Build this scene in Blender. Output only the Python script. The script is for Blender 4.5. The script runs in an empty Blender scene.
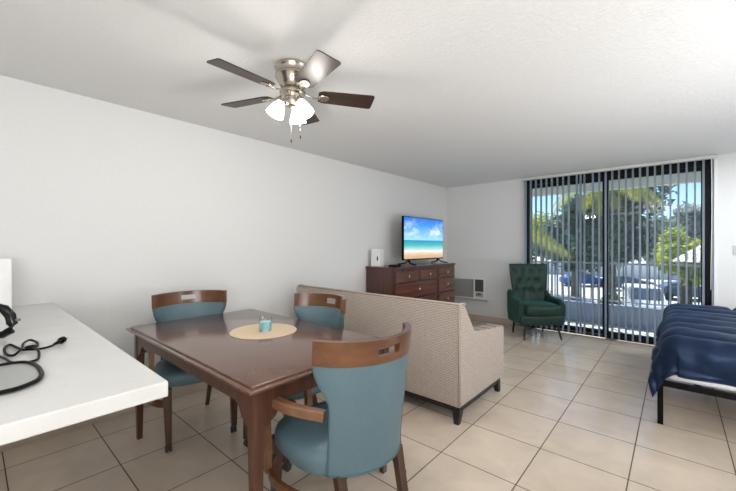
import bpy, bmesh, math, random
from math import sin, cos, pi, radians, sqrt, atan2
from mathutils import Vector, Matrix, noise

S = bpy.context.scene
C = S.collection

# ------------------------------------------------------------------ camera
cam_data = bpy.data.cameras.new('camera')
cam = bpy.data.objects.new('camera', cam_data)
C.objects.link(cam)
cam.location = (0, 0, 1.31)
cam.rotation_euler = (pi / 2, 0, 0.7205)
cam_data.sensor_width = 36
cam_data.lens = 350.0 / 736 * 36
cam_data.shift_y = 0.0007
cam_data.clip_start = 0.02
cam_data.clip_end = 500
S.camera = cam

# ------------------------------------------------------------------ sky, sun, lamps, exposure
S.view_settings.view_transform = 'Standard'
S.view_settings.look = 'None'
S.view_settings.gamma = 1.0
S.view_settings.use_curve_mapping = False
S.view_settings.exposure = 0.25

world = bpy.data.worlds.new('world')
S.world = world
world.use_nodes = True
wn = world.node_tree.nodes
wl = world.node_tree.links
wn.clear()
sky = wn.new('ShaderNodeTexSky')
sky.sky_type = 'NISHITA'
sky.sun_disc = False
sky.sun_elevation = radians(52)
sky.sun_rotation = radians(-40)
sky.air_density = 1.0
sky.dust_density = 0.0
sky.altitude = 2500
sky.ozone_density = 3.5
bg = wn.new('ShaderNodeBackground')
bg.inputs['Strength'].default_value = 0.19
wo = wn.new('ShaderNodeOutputWorld')
wl.new(sky.outputs[0], bg.inputs['Color'])
wl.new(bg.outputs[0], wo.inputs['Surface'])


def lamp(name, kind, loc, energy, color=(1, 1, 1), size=None, size_y=None, rot=(0, 0, 0)):
    d = bpy.data.lights.new(name, kind)
    d.energy = energy
    d.color = color
    if kind == 'AREA':
        d.shape = 'RECTANGLE'
        d.size = size
        d.size_y = size_y or size
    elif kind == 'POINT':
        d.shadow_soft_size = size or 0.05
    elif kind == 'SUN':
        d.angle = radians(0.6)
    o = bpy.data.objects.new(name, d)
    C.objects.link(o)
    o.location = loc
    o.rotation_euler = rot
    return o


sun = lamp('sun', 'SUN', (0, 12, 20), 8.5, (1.0, 0.95, 0.86))
sd = Vector((-0.35, 0.52, 0.86)).normalized()
sun.rotation_euler = sd.to_track_quat('Z', 'Y').to_euler()
# added fill lights out of frame; none stands for a fixture that is seen
lamp('fill_behind_camera', 'AREA', (-0.3, -1.9, 2.36), 15, (1.0, 0.99, 0.98), 2.6, 1.2)  # added to light the room from behind the camera
lamp('fill_above_camera', 'AREA', (-0.45, 0.05, 2.37), 4, (1.0, 0.98, 0.95), 0.8, 0.8)  # added overhead to lift the near floor
lamp('fill_over_bed', 'AREA', (1.3, 4.6, 2.36), 42, (0.93, 0.97, 1.0), 0.9, 0.9)  # added out of view so light rakes over the bed from the window side
lamp('fill_bounce', 'AREA', (0.9, -0.9, 1.2), 82, (1.0, 0.995, 0.99), 1.5, 1.5, (radians(180 - 25), 0, radians(40)))  # added fill aimed upwards to even out the ceiling
lamp('fill_up_right', 'AREA', (1.2, 2.5, 0.7), 36, (0.97, 0.985, 1.0), 1.2, 1.0, tuple(Vector((0.75, -0.55, -1.2)).to_track_quat('Z', 'Y').to_euler()))  # added fill that brightens the far ceiling from the right


# ------------------------------------------------------------------ materials
def mat(name, color, rough=0.5, metal=0.0, **kw):
    m = bpy.data.materials.new(name)
    m.use_nodes = True
    nt = m.node_tree
    p = nt.nodes['Principled BSDF']
    p.inputs['Base Color'].default_value = (*color, 1)
    p.inputs['Roughness'].default_value = rough
    p.inputs['Metallic'].default_value = metal
    names = {'coat': 'Coat Weight', 'coat_rough': 'Coat Roughness', 'sheen': 'Sheen Weight', 'trans': 'Transmission Weight',
             'ior': 'IOR', 'spec': 'Specular IOR Level', 'alpha': 'Alpha', 'emit': 'Emission Strength'}
    for k, v in kw.items():
        if k == 'emit_color':
            p.inputs['Emission Color'].default_value = (*v, 1)
        elif k == 'sheen_tint':
            p.inputs['Sheen Tint'].default_value = (*v, 1)
        else:
            p.inputs[names[k]].default_value = v
    return m


def N(m, t, **props):
    n = m.node_tree.nodes.new(t)
    for k, v in props.items():
        setattr(n, k, v)
    return n


def L(m, a, b):
    m.node_tree.links.new(a, b)


def P(m):
    return m.node_tree.nodes['Principled BSDF']


def coords(m, kind='Object', scale=(1, 1, 1), loc=(0, 0, 0), rot=(0, 0, 0)):
    if kind == 'World':
        g = N(m, 'ShaderNodeNewGeometry').outputs['Position']
    else:
        g = N(m, 'ShaderNodeTexCoord').outputs[kind]
    mp = N(m, 'ShaderNodeMapping')
    mp.inputs['Scale'].default_value = scale
    mp.inputs['Location'].default_value = loc
    mp.inputs['Rotation'].default_value = rot
    L(m, g, mp.inputs['Vector'])
    return mp.outputs[0]


def ramp(m, fac, stops):
    r = N(m, 'ShaderNodeValToRGB')
    el = r.color_ramp.elements
    while len(el) > 1:
        el.remove(el[-1])
    el[0].position = stops[0][0]
    el[0].color = (*stops[0][1], 1)
    for pos, col in stops[1:]:
        e = el.new(pos)
        e.color = (*col, 1)
    L(m, fac, r.inputs['Fac'])
    return r.outputs['Color']


def bump(m, h, strength=0.3, dist=0.01):
    b = N(m, 'ShaderNodeBump')
    b.inputs['Strength'].default_value = strength
    b.inputs['Distance'].default_value = dist
    L(m, h, b.inputs['Height'])
    L(m, b.outputs[0], P(m).inputs['Normal'])


def noise_node(m, vec, scale, detail=3, rough=0.5, dist=0.0):
    n = N(m, 'ShaderNodeTexNoise')
    n.inputs['Scale'].default_value = scale
    n.inputs['Detail'].default_value = detail
    n.inputs['Roughness'].default_value = rough
    n.inputs['Distortion'].default_value = dist
    L(m, vec, n.inputs['Vector'])
    return n.outputs['Fac']


def noisy(name, c1, c2, scale=20, rough=0.6, b=0.0, bd=0.005, vec_scale=(1, 1, 1), lo=0.3, hi=0.7, kind='Object', **kw):
    m = mat(name, c1, rough, **kw)
    v = coords(m, kind, vec_scale)
    f = noise_node(m, v, scale)
    L(m, ramp(m, f, [(lo, c1), (hi, c2)]), P(m).inputs['Base Color'])
    if b:
        bump(m, f, b, bd)
    return m


def wood(name, dark, light, rough=0.35, scale=9, axis=0, **kw):
    m = mat(name, dark, rough, **kw)
    sc = [scale, scale, scale]
    sc[axis] = scale * 0.07
    v = coords(m, 'Object', tuple(sc))
    f = noise_node(m, v, 2.2, 5, 0.55, 0.15)
    L(m, ramp(m, f, [(0.3, dark), (0.72, light)]), P(m).inputs['Base Color'])
    return m


M = {}
M['wall'] = noisy('wall_paint', (0.72, 0.725, 0.72), (0.74, 0.745, 0.74), 60, 0.75, 0.08, 0.002, kind='World')
m = mat('ceiling_knockdown', (0.76, 0.765, 0.765), 0.85)
v = coords(m, 'World', (1, 1.0, 1))
a = noise_node(m, v, 42, 4, 0.65, 0.6)
r_ = ramp(m, a, [(0.42, (0, 0, 0)), (0.58, (1, 1, 1))])
bump(m, r_, 0.42, 0.005)
M['ceiling'] = m
M['reveal'] = mat('white_reveal', (0.8, 0.8, 0.79), 0.5)

# floor: square porcelain tiles 0.46 m with dark grout
m = mat('floor_tile', (0.5, 0.45, 0.4), 0.3, coat=0.0)
v = coords(m, 'World', (1, 1, 1), (4.43 * 0.46, -4.30 * 0.46 + 0.46 * 20, 0))
br = N(m, 'ShaderNodeTexBrick', offset=0.0, squash=1.0)
br.inputs['Scale'].default_value = 1.0
br.inputs['Brick Width'].default_value = 0.46
br.inputs['Row Height'].default_value = 0.46
br.inputs['Mortar Size'].default_value = 0.0035
br.inputs['Mortar Smooth'].default_value = 0.2
br.inputs['Bias'].default_value = 0.0
br.inputs['Color1'].default_value = (0.66, 0.555, 0.45, 1)
br.inputs['Color2'].default_value = (0.71, 0.605, 0.495, 1)
br.inputs['Mortar'].default_value = (0.09, 0.07, 0.055, 1)
L(m, v, br.inputs['Vector'])
nv = coords(m, 'World')
nf = noise_node(m, nv, 3.5, 6, 0.62, 0.6)
mx = N(m, 'ShaderNodeMix', data_type='RGBA', blend_type='MULTIPLY')
mx.inputs[0].default_value = 1.0
L(m, br.outputs['Color'], mx.inputs[6])
L(m, ramp(m, nf, [(0.3, (0.84, 0.83, 0.82)), (0.7, (1, 1, 1))]), mx.inputs[7])
L(m, mx.outputs[2], P(m).inputs['Base Color'])
mr = N(m, 'ShaderNodeMapRange')
L(m, br.outputs['Fac'], mr.inputs[0])
mr.inputs[3].default_value = 0.16
mr.inputs[4].default_value = 0.8
L(m, mr.outputs[0], P(m).inputs['Roughness'])
inv = N(m, 'ShaderNodeMath', operation='SUBTRACT')
inv.inputs[0].default_value = 1
L(m, br.outputs['Fac'], inv.inputs[1])
bump(m, inv.outputs[0], 0.3, 0.002)
M['floor'] = m
M['base_tile'] = noisy('baseboard_tile', (0.50, 0.42, 0.34), (0.57, 0.49, 0.41), 8, 0.35, kind='World')

M['quartz'] = mat('white_quartz', (0.8, 0.8, 0.78), 0.22)
m = M['quartz']
v = coords(m, 'World')
f1 = noise_node(m, v, 60, 3, 0.7)
f2 = noise_node(m, v, 4, 5, 0.6, 1.0)
mx = N(m, 'ShaderNodeMix', data_type='RGBA', blend_type='MULTIPLY')
mx.inputs[0].default_value = 1
L(m, ramp(m, f1, [(0.22, (0.50, 0.50, 0.49)), (0.36, (0.60, 0.60, 0.59))]), mx.inputs[6])
L(m, ramp(m, f2, [(0.35, (0.95, 0.95, 0.94)), (0.65, (1, 1, 1))]), mx.inputs[7])
L(m, mx.outputs[2], P(m).inputs['Base Color'])

M['table_wood'] = wood('mahogany_table', (0.098, 0.044, 0.028), (0.118, 0.055, 0.036), 0.26, 16, 0, coat=0.6, coat_rough=0.15)
M['table_leg'] = wood('mahogany_leg', (0.055, 0.021, 0.013), (0.115, 0.045, 0.026), 0.3, 12, 2, coat=0.2)
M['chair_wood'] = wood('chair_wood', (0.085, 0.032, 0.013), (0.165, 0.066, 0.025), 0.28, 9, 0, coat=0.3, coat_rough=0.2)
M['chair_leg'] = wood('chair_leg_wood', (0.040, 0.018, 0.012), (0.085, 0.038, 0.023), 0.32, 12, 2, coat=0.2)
M['arm_wood'] = wood('chair_arm_wood', (0.14, 0.062, 0.030), (0.24, 0.12, 0.062), 0.3, 9, 1, coat=0.25)
M['blue_leather'] = noisy('blue_leather', (0.088, 0.150, 0.180), (0.096, 0.160, 0.190), 60, 0.45, 0.03, 0.001)
M['piping'] = mat('blue_piping', (0.05, 0.12, 0.15), 0.5)
M['dresser_wood'] = wood('dresser_wood', (0.040, 0.011, 0.007), (0.10, 0.028, 0.017), 0.25, 8, 2, coat=0.5, coat_rough=0.12)
M['dresser_front'] = wood('dresser_front_wood', (0.085, 0.027, 0.018), (0.16, 0.055, 0.034), 0.25, 8, 1, coat=0.6, coat_rough=0.12)
M['brass'] = mat('brass', (0.75, 0.60, 0.34), 0.25, 1.0)
M['nickel'] = mat('brushed_nickel', (0.50, 0.45, 0.39), 0.24, 1.0)
m = M['nickel']
v = coords(m, 'Object', (1, 1, 60))
bump(m, noise_node(m, v, 12, 2), 0.06, 0.002)
M['blade'] = wood('fan_blade', (0.022, 0.013, 0.010), (0.050, 0.028, 0.020), 0.42, 10, 0, spec=0.35, coat=0.08, coat_rough=0.3)
m = mat('frosted_glass_lit', (1, 0.98, 0.93), 0.35, emit=3.2, emit_color=(1.0, 0.96, 0.90))
M['shade'] = m
M['black'] = mat('black_plastic', (0.004, 0.004, 0.004), 0.4, spec=0.12)
M['black_gloss'] = mat('black_gloss', (0.003, 0.003, 0.004), 0.12, spec=0.3)
M['black_wood'] = mat('dark_stained_wood', (0.016, 0.011, 0.009), 0.4)
M['black_metal'] = mat('black_metal', (0.003, 0.003, 0.003), 0.45, spec=0.12)
M['frame_black'] = mat('black_aluminium', (0.005, 0.005, 0.006), 0.45, spec=0.25)
M['white_plastic'] = mat('white_plastic', (0.82, 0.82, 0.81), 0.4)
M['white_card'] = noisy('white_card', (0.84, 0.84, 0.84), (0.88, 0.88, 0.88), 30, 0.55)
M['ac_grille'] = mat('ac_grille_grey', (0.36, 0.35, 0.32), 0.6)
M['ac_dark'] = mat('ac_dark_grey', (0.13, 0.13, 0.13), 0.6)
M['green'] = noisy('green_velvet', (0.002, 0.020, 0.014), (0.004, 0.030, 0.021), 30, 0.6, 0.1, 0.002, sheen=0.18, sheen_tint=(0.2, 0.75, 0.6))
M['placemat'] = noisy('woven_placemat', (0.56, 0.44, 0.31), (0.66, 0.53, 0.385), 120, 0.8, 0.25, 0.002)
M['wax'] = mat('aqua_wax', (0.36, 0.74, 0.78), 0.45)
M['glass'] = mat('clear_glass', (0.96, 0.98, 0.98), 0.03, trans=1.0, ior=1.45)
M['rubber'] = mat('caster_rubber', (0.03, 0.028, 0.027), 0.45)
M['sheet'] = noisy('white_mattress_ticking', (0.72, 0.72, 0.74), (0.80, 0.80, 0.82), 50, 0.8)
M['brown_plastic'] = mat('dark_switch_grey', (0.55, 0.55, 0.54), 0.5)


# sofa weave
def weave(name, c1, c2, c3):
    m = mat(name, c1, 0.85)
    v = coords(m, 'Object')
    sp = N(m, 'ShaderNodeSeparateXYZ')
    L(m, v, sp.inputs[0])
    add = N(m, 'ShaderNodeMath', operation='ADD')
    L(m, sp.outputs[0], add.inputs[0])
    L(m, sp.outputs[1], add.inputs[1])
    cb = N(m, 'ShaderNodeCombineXYZ')
    L(m, add.outputs[0], cb.inputs[0])
    L(m, sp.outputs[2], cb.inputs[1])
    b = N(m, 'ShaderNodeTexBrick', offset=0.5)
    b.inputs['Scale'].default_value = 1.0
    b.inputs['Brick Width'].default_value = 0.022
    b.inputs['Row Height'].default_value = 0.0125
    b.inputs['Mortar Size'].default_value = 0.0024
    b.inputs['Mortar Smooth'].default_value = 0.5
    b.inputs['Color1'].default_value = (*c1, 1)
    b.inputs['Color2'].default_value = (*c2, 1)
    b.inputs['Mortar'].default_value = (*c3, 1)
    L(m, cb.outputs[0], b.inputs['Vector'])
    L(m, b.outputs['Color'], P(m).inputs['Base Color'])
    iv = N(m, 'ShaderNodeMath', operation='SUBTRACT')
    iv.inputs[0].default_value = 1
    L(m, b.outputs['Fac'], iv.inputs[1])
    bump(m, iv.outputs[0], 0.35, 0.003)
    return m


M['sofa'] = weave('sofa_weave', (0.52, 0.45, 0.40), (0.47, 0.40, 0.35), (0.23, 0.185, 0.155))
M['sofa_welt'] = mat('sofa_welt', (0.46, 0.39, 0.33), 0.85)

# comforter: satin navy
m = noisy('navy_comforter', (0.006, 0.014, 0.045), (0.009, 0.020, 0.062), 40, 0.36, 0.06, 0.003, spec=0.7, sheen=0.3, sheen_tint=(0.4, 0.6, 1.0))
P(m).inputs['Specular Tint'].default_value = (0.45, 0.65, 1.0, 1)
M['comforter'] = m
M['comforter_seam'] = mat('comforter_seam', (0.008, 0.013, 0.03), 0.7)

# blinds: translucent vinyl
m = bpy.data.materials.new('vinyl_vane')
m.use_nodes = True
nt = m.node_tree
p = nt.nodes['Principled BSDF']
p.inputs['Base Color'].default_value = (0.52, 0.55, 0.58, 1)
p.inputs['Roughness'].default_value = 0.5
tl = nt.nodes.new('ShaderNodeBsdfTranslucent')
tl.inputs['Color'].default_value = (0.60, 0.68, 0.80, 1)
ms = nt.nodes.new('ShaderNodeMixShader')
ms.inputs[0].default_value = 0.55
nt.links.new(p.outputs[0], ms.inputs[1])
nt.links.new(tl.outputs[0], ms.inputs[2])
nt.links.new(ms.outputs[0], nt.nodes['Material Output'].inputs['Surface'])
M['vane'] = m

# window pane: thin glass
m = bpy.data.materials.new('window_pane_glass')
m.use_nodes = True
nt = m.node_tree
nt.nodes.remove(nt.nodes['Principled BSDF'])
tr = nt.nodes.new('ShaderNodeBsdfTransparent')
tr.inputs['Color'].default_value = (0.88, 0.93, 0.95, 1)
gl = nt.nodes.new('ShaderNodeBsdfGlossy')
gl.inputs['Roughness'].default_value = 0.02
ms = nt.nodes.new('ShaderNodeMixShader')
ms.inputs[0].default_value = 0.05
nt.links.new(tr.outputs[0], ms.inputs[1])
nt.links.new(gl.outputs[0], ms.inputs[2])
nt.links.new(ms.outputs[0], nt.nodes['Material Output'].inputs['Surface'])
M['pane'] = m


# ------------------------------------------------------------------ mesh helpers
def new_bm():
    return bmesh.new()


def finish(name, bm, material, parent=None, smooth=False, loc=None, rot=None, mats=None, doubles=False, autosmooth=None):
    if doubles:
        bmesh.ops.remove_doubles(bm, verts=bm.verts, dist=1e-5)
    bmesh.ops.recalc_face_normals(bm, faces=bm.faces)
    me = bpy.data.meshes.new(name)
    bm.to_mesh(me)
    bm.free()
    if smooth:
        for p in me.polygons:
            p.use_smooth = True
        if autosmooth:
            try:
                me.set_sharp_from_angle(angle=radians(autosmooth))
            except Exception:
                pass
    for mm in (mats or [material]):
        me.materials.append(mm)
    o = bpy.data.objects.new(name, me)
    C.objects.link(o)
    if parent is not None:
        o.parent = parent
    if loc:
        o.location = loc
    if rot:
        o.rotation_euler = rot
    return o


def thing(name, label, cat, loc=(0, 0, 0), rz=0.0, group=None):
    o = bpy.data.objects.new(name, None)
    o.empty_display_size = 0.1
    C.objects.link(o)
    o.location = loc
    o.rotation_euler = (0, 0, rz)
    tag(o, label, cat, group)
    return o


def tag(o, label, cat, group=None, kind=None):
    o['label'] = label
    o['category'] = cat
    if group:
        o['group'] = group
    if kind:
        o['kind'] = kind
    return o


def struct(o, label=None):
    o['kind'] = 'structure'
    if label:
        o['label'] = label
    return o


def box(bm, lo, hi, bevel=0.0, seg=2, mtx=None, mi=0):
    c = [(lo[i] + hi[i]) / 2 for i in range(3)]
    s = [abs(hi[i] - lo[i]) for i in range(3)]
    r = bmesh.ops.create_cube(bm, size=1.0, matrix=Matrix.Translation(c) @ Matrix.Diagonal((*s, 1)))
    vs = r['verts']
    if bevel > 0:
        es = list({e for v in vs for e in v.link_edges})
        rb = bmesh.ops.bevel(bm, geom=es, offset=min(bevel, min(s) * 0.49), segments=seg, affect='EDGES', profile=0.5)
        vs = list({v for f in rb['faces'] for v in f.verts} | {v for v in vs if v.is_valid})
        allv = set(vs)
        st = list(vs)
        while st:
            v = st.pop()
            for e in v.link_edges:
                w = e.other_vert(v)
                if w not in allv:
                    allv.add(w)
                    st.append(w)
        vs = list(allv)
    if mtx is not None:
        bmesh.ops.transform(bm, matrix=mtx, verts=vs)
    if mi:
        for f in {f for v in vs for f in v.link_faces}:
            f.material_index = mi
    return vs


def tube(bm, pts, r, seg=10, caps=True, squash=None):
    """sweep a circle (or ellipse) along pts; r number or list"""
    pts = [Vector(p) for p in pts]
    n = len(pts)
    rs = r if isinstance(r, (list, tuple)) else [r] * n
    rings = []
    up = Vector((0, 0, 1))
    for i, p in enumerate(pts):
        t = (pts[min(i + 1, n - 1)] - pts[max(i - 1, 0)]).normalized()
        u = up if abs(t.dot(up)) < 0.95 else Vector((1, 0, 0))
        a = t.cross(u).normalized()
        b = a.cross(t).normalized()
        sa, sb = squash if squash else (1, 1)
        rings.append([bm.verts.new(p + a * cos(2 * pi * k / seg) * rs[i] * sa + b * sin(2 * pi * k / seg) * rs[i] * sb) for k in range(seg)])
    for i in range(n - 1):
        for k in range(seg):
            bm.faces.new((rings[i][k], rings[i][(k + 1) % seg], rings[i + 1][(k + 1) % seg], rings[i + 1][k]))
    if caps:
        bm.faces.new(rings[0][::-1])
        bm.faces.new(rings[-1])
    return rings


def bar(bm, p0, p1, w0, w1=None, d0=None, d1=None, bevel=0):
    """square tapered bar from p0 to p1 (mostly vertical); widths in x, depths in y"""
    w1 = w0 if w1 is None else w1
    d0 = w0 if d0 is None else d0
    d1 = w1 if d1 is None else d1
    vs = []
    for p, w, d in ((p0, w0, d0), (p1, w1, d1)):
        vs.append([bm.verts.new((p[0] + sx * w / 2, p[1] + sy * d / 2, p[2])) for sx, sy in ((-1, -1), (1, -1), (1, 1), (-1, 1))])
    fs = [bm.faces.new(vs[0][::-1]), bm.faces.new(vs[1])]
    for k in range(4):
        fs.append(bm.faces.new((vs[0][k], vs[0][(k + 1) % 4], vs[1][(k + 1) % 4], vs[1][k])))
    if bevel:
        es = list({e for f in fs for e in f.edges})
        bmesh.ops.bevel(bm, geom=es, offset=bevel, segments=2, affect='EDGES')


def curve_bar(bm, pts, w, h):
    """sweep a flat rectangular section (w across, h in z) along pts lying mostly in plan; w may be a list"""
    pts = [Vector(p) for p in pts]
    n = len(pts)
    ws = w if isinstance(w, (list, tuple)) else [w] * n
    rings = []
    for i, p in enumerate(pts):
        t = (pts[min(i + 1, n - 1)] - pts[max(i - 1, 0)]).normalized()
        a = t.cross(Vector((0, 0, 1))).normalized()
        b = a.cross(t).normalized()
        c = 0.28
        sec = []
        for sx, sz in ((-1, -1 + c), (-1 + c, -1), (1 - c, -1), (1, -1 + c), (1, 1 - c), (1 - c, 1), (-1 + c, 1), (-1, 1 - c)):
            sec.append(bm.verts.new(p + a * sx * ws[i] / 2 + b * sz * h / 2))
        rings.append(sec)
    for i in range(n - 1):
        for k in range(8):
            bm.faces.new((rings[i][k], rings[i][(k + 1) % 8], rings[i + 1][(k + 1) % 8], rings[i + 1][k]))
    bm.faces.new(rings[0][::-1])
    bm.faces.new(rings[-1])


def lathe(bm, prof, seg=32, center=(0, 0, 0), cap=False, mtx=None):
    rings = []
    for r, z in prof:
        if r < 1e-5:
            rings.append([bm.verts.new((center[0], center[1], center[2] + z))])
        else:
            rings.append([bm.verts.new((center[0] + r * cos(2 * pi * k / seg), center[1] + r * sin(2 * pi * k / seg), center[2] + z)) for k in range(seg)])
    for i in range(len(rings) - 1):
        A, B = rings[i], rings[i + 1]
        for k in range(seg):
            if len(A) == 1 and len(B) == 1:
                continue
            if len(A) == 1:
                bm.faces.new((A[0], B[(k + 1) % seg], B[k]))
            elif len(B) == 1:
                bm.faces.new((A[k], A[(k + 1) % seg], B[0]))
            else:
                bm.faces.new((A[k], A[(k + 1) % seg], B[(k + 1) % seg], B[k]))
    if cap:
        for R in (rings[0], rings[-1]):
            if len(R) > 2:
                bm.faces.new(R)
    if mtx is not None:
        bmesh.ops.transform(bm, matrix=mtx, verts=[v for R in rings for v in R])


def prism(bm, poly, axis, a, b, bevel=0, seg=2):
    """extrude a polygon of 2-D points along an axis (0:x -> points are (y,z); 1:y -> (x,z); 2:z -> (x,y))"""
    def mk(p, t):
        if axis == 0:
            return (t, p[0], p[1])
        if axis == 1:
            return (p[0], t, p[1])
        return (p[0], p[1], t)
    A = [bm.verts.new(mk(p, a)) for p in poly]
    B = [bm.verts.new(mk(p, b)) for p in poly]
    n = len(poly)
    fs = [bm.faces.new(A), bm.faces.new(B[::-1])]
    for k in range(n):
        fs.append(bm.faces.new((A[k], B[k], B[(k + 1) % n], A[(k + 1) % n])))
    if bevel:
        bmesh.ops.bevel(bm, geom=list({e for f in fs for e in f.edges}), offset=bevel, segments=seg, affect='EDGES')
    return A, B


def cushion(bm, lo, hi, r=0.05, seg=4, puff=0.02, n=12):
    """rounded, slightly domed upholstery block"""
    c = Vector([(lo[i] + hi[i]) / 2 for i in range(3)])
    h = Vector([(hi[i] - lo[i]) / 2 for i in range(3)])
    cache = {}

    def vert(u):
        key = tuple(round(x, 5) for x in u)
        if key in cache:
            return cache[key]
        p = Vector([u[i] * h[i] for i in range(3)])
        q = Vector([max(-(h[i] - r), min(h[i] - r, p[i])) for i in range(3)])
        d = p - q
        if d.length > 1e-6:
            d = d.normalized() * r
        k = Vector([0, 0, 0])
        for i in range(3):
            o = [j for j in range(3) if j != i]
            w = max(0, 1 - u[o[0]] ** 2) * max(0, 1 - u[o[1]] ** 2)
            k[i] = puff * w * (1 if u[i] > 0 else -1) * abs(u[i]) ** 3
        v = bm.verts.new(c + q + d + k)
        cache[key] = v
        return v

    def ticks(hh):
        f = min(0.9, r / hh)
        e = [-1 + f * (1 - cos(pi / 2 * j / 4)) for j in range(4)]
        m_ = [-(1 - f) + 2 * (1 - f) * j / n for j in range(n + 1)]
        return e + m_ + [-x for x in e[::-1]]
    tk = [ticks(h[i]) for i in range(3)]
    for ax_ in range(3):
        o = [j for j in range(3) if j != ax_]
        for sgn in (-1, 1):
            A, B = tk[o[0]], tk[o[1]]
            for i in range(len(A) - 1):
                for j in range(len(B) - 1):
                    q = []
                    for a_, b_ in ((A[i], B[j]), (A[i + 1], B[j]), (A[i + 1], B[j + 1]), (A[i], B[j + 1])):
                        u = [0, 0, 0]
                        u[ax_] = sgn; u[o[0]] = a_; u[o[1]] = b_
                        q.append(vert(u))
                    bm.faces.new(q)


def dup(root, loc, rz, label=None, group=None):
    """a copy of a thing with copies of its parts and sub-parts"""
    def cp(o, par):
        c = o.copy()
        C.objects.link(c)
        if par is not None:
            c.parent = par
        for ch in [x for x in bpy.data.objects if x.parent == o]:
            cp(ch, c)
        return c
    r = cp(root, None)
    r.location = loc
    r.rotation_euler = (0, 0, rz)
    if label:
        r['label'] = label
    if group:
        r['group'] = group
    return r


# ------------------------------------------------------------------ room shell
XL, XR, YB, YF, HC = -3.23, 2.15, 5.92, -2.8, 2.40
DX0, DX1, YD = -1.845, 0.352, 6.06          # sliding door opening and the plane of its frame
T = 0.14

bm = new_bm(); box(bm, (XL - T, YF - T, -0.12), (XR + T, YB + T, 0.0))
struct(finish('floor', bm, M['floor']))
bm = new_bm(); box(bm, (XL - T, YF - T, HC), (XR + T, YB + T, HC + 0.14))
struct(finish('ceiling', bm, M['ceiling']))
bm = new_bm(); box(bm, (XL - T, YF, 0.0), (XL, YB + T, HC))
struct(finish('wall_left', bm, M['wall']))
bm = new_bm(); box(bm, (XR, YF, 0.0), (XR + T, YB + T, HC))
struct(finish('wall_right', bm, M['wall']))
bm = new_bm(); box(bm, (XL - T, YF - T, 0.0), (XR + T, YF, HC))
struct(finish('wall_front', bm, M['wall']))
bm = new_bm()
box(bm, (XL, YB, 0.0), (DX0, YB + T, HC))
box(bm, (DX1, YB, 0.0), (XR, YB + T, HC))
struct(finish('wall_back', bm, M['wall']))
bm = new_bm()
box(bm, (DX0 - 0.018, YB - 0.006, 0), (DX0 + 0.002, YB + T, HC), 0.002)
struct(finish('trim_1', bm, M['reveal']))
bm = new_bm()
box(bm, (DX1 - 0.002, YB - 0.006, 0), (DX1 + 0.03, YB + T, HC), 0.002)
struct(finish('trim_2', bm, M['reveal']))
bm = new_bm(); box(bm, (XL + 0.012, YB - 0.012, 0), (DX0 - 0.018, YB, 0.095), 0.002)
struct(finish('baseboard_back', bm, M['base_tile']))
bm = new_bm(); box(bm, (DX1 + 0.03, YB - 0.012, 0), (XR, YB, 0.095), 0.002)
struct(finish('baseboard_back_right', bm, M['base_tile']))
bm = new_bm(); box(bm, (XL, YF, 0), (XL + 0.012, YB - 0.0125, 0.095), 0.002)
struct(finish('baseboard_left', bm, M['base_tile']))

# sliding glass door
door = bpy.data.objects.new('door_1', None)
C.objects.link(door)
door.location = (0, 0, 0)
struct(door, 'black framed two panel sliding glass door to the balcony')
bm = new_bm()
box(bm, (DX0, YD - 0.05, 2.30), (DX1, YD + 0.07, 2.40))
box(bm, (DX0, YD - 0.05, 0.0), (DX0 + 0.05, YD + 0.07, 2.30))
box(bm, (DX1 - 0.05, YD - 0.05, 0.0), (DX1, YD + 0.07, 2.30))
box(bm, (DX0 + 0.05, YD - 0.05, 0.0), (DX1 - 0.05, YD + 0.07, 0.03))
finish('door_frame', bm, M['frame_black'], door)
XM = -0.755
for nm, x0, x1, y0 in (('sliding_panel', DX0 + 0.05, XM + 0.035, YD + 0.012), ('sliding_panel', XM - 0.035, DX1 - 0.05, YD - 0.038)):
    bm = new_bm()
    w = 0.05 if x1 < 0 else 0.045
    wl_ = 0.03 if x1 < 0 else 0.07
    wr_ = 0.07 if x1 < 0 else 0.06
    box(bm, (x0, y0, 0.03), (x0 + wl_, y0 + 0.04, 2.30))
    box(bm, (x1 - wr_, y0, 0.03), (x1, y0 + 0.04, 2.30))
    box(bm, (x0 + wl_, y0, 0.03), (x1 - wr_, y0 + 0.04, 0.09))
    box(bm, (x0 + wl_, y0, 2.25), (x1 - wr_, y0 + 0.04, 2.30))
    pan = finish(nm, bm, M['frame_black'], door)
    bm = new_bm()
    box(bm, (x0 + wl_ - 0.005, y0 + 0.017, 0.085), (x1 - wr_ + 0.005, y0 + 0.023, 2.255))
    finish('glass_pane', bm, M['pane'], pan)
    if x1 > 0:
        bm = new_bm()
        box(bm, (x1 - 0.045, y0 - 0.03, 0.95), (x1 - 0.02, y0 - 0.012, 1.20), 0.004)
        box(bm, (x1 - 0.045, y0 - 0.014, 0.96), (x1 - 0.02, y0 + 0.002, 0.99))
        box(bm, (x1 - 0.045, y0 - 0.014, 1.16), (x1 - 0.02, y0 + 0.002, 1.19))
        finish('door_handle', bm, M['black'], pan)

# wall switch on the right of the door
t = thing('light_switch', 'small pale switch plate on the wall right of the sliding door', 'switch', (0.545, YB - 0.001, 1.26))
bm = new_bm(); box(bm, (-0.035, -0.008, -0.057), (0.035, 0, 0.057), 0.003)
finish('switch_plate', bm, M['brown_plastic'], t)
bm = new_bm(); box(bm, (-0.017, -0.013, -0.033), (0.017, -0.008, 0.033), 0.002)
finish('rocker', bm, M['brown_plastic'], t)

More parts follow.
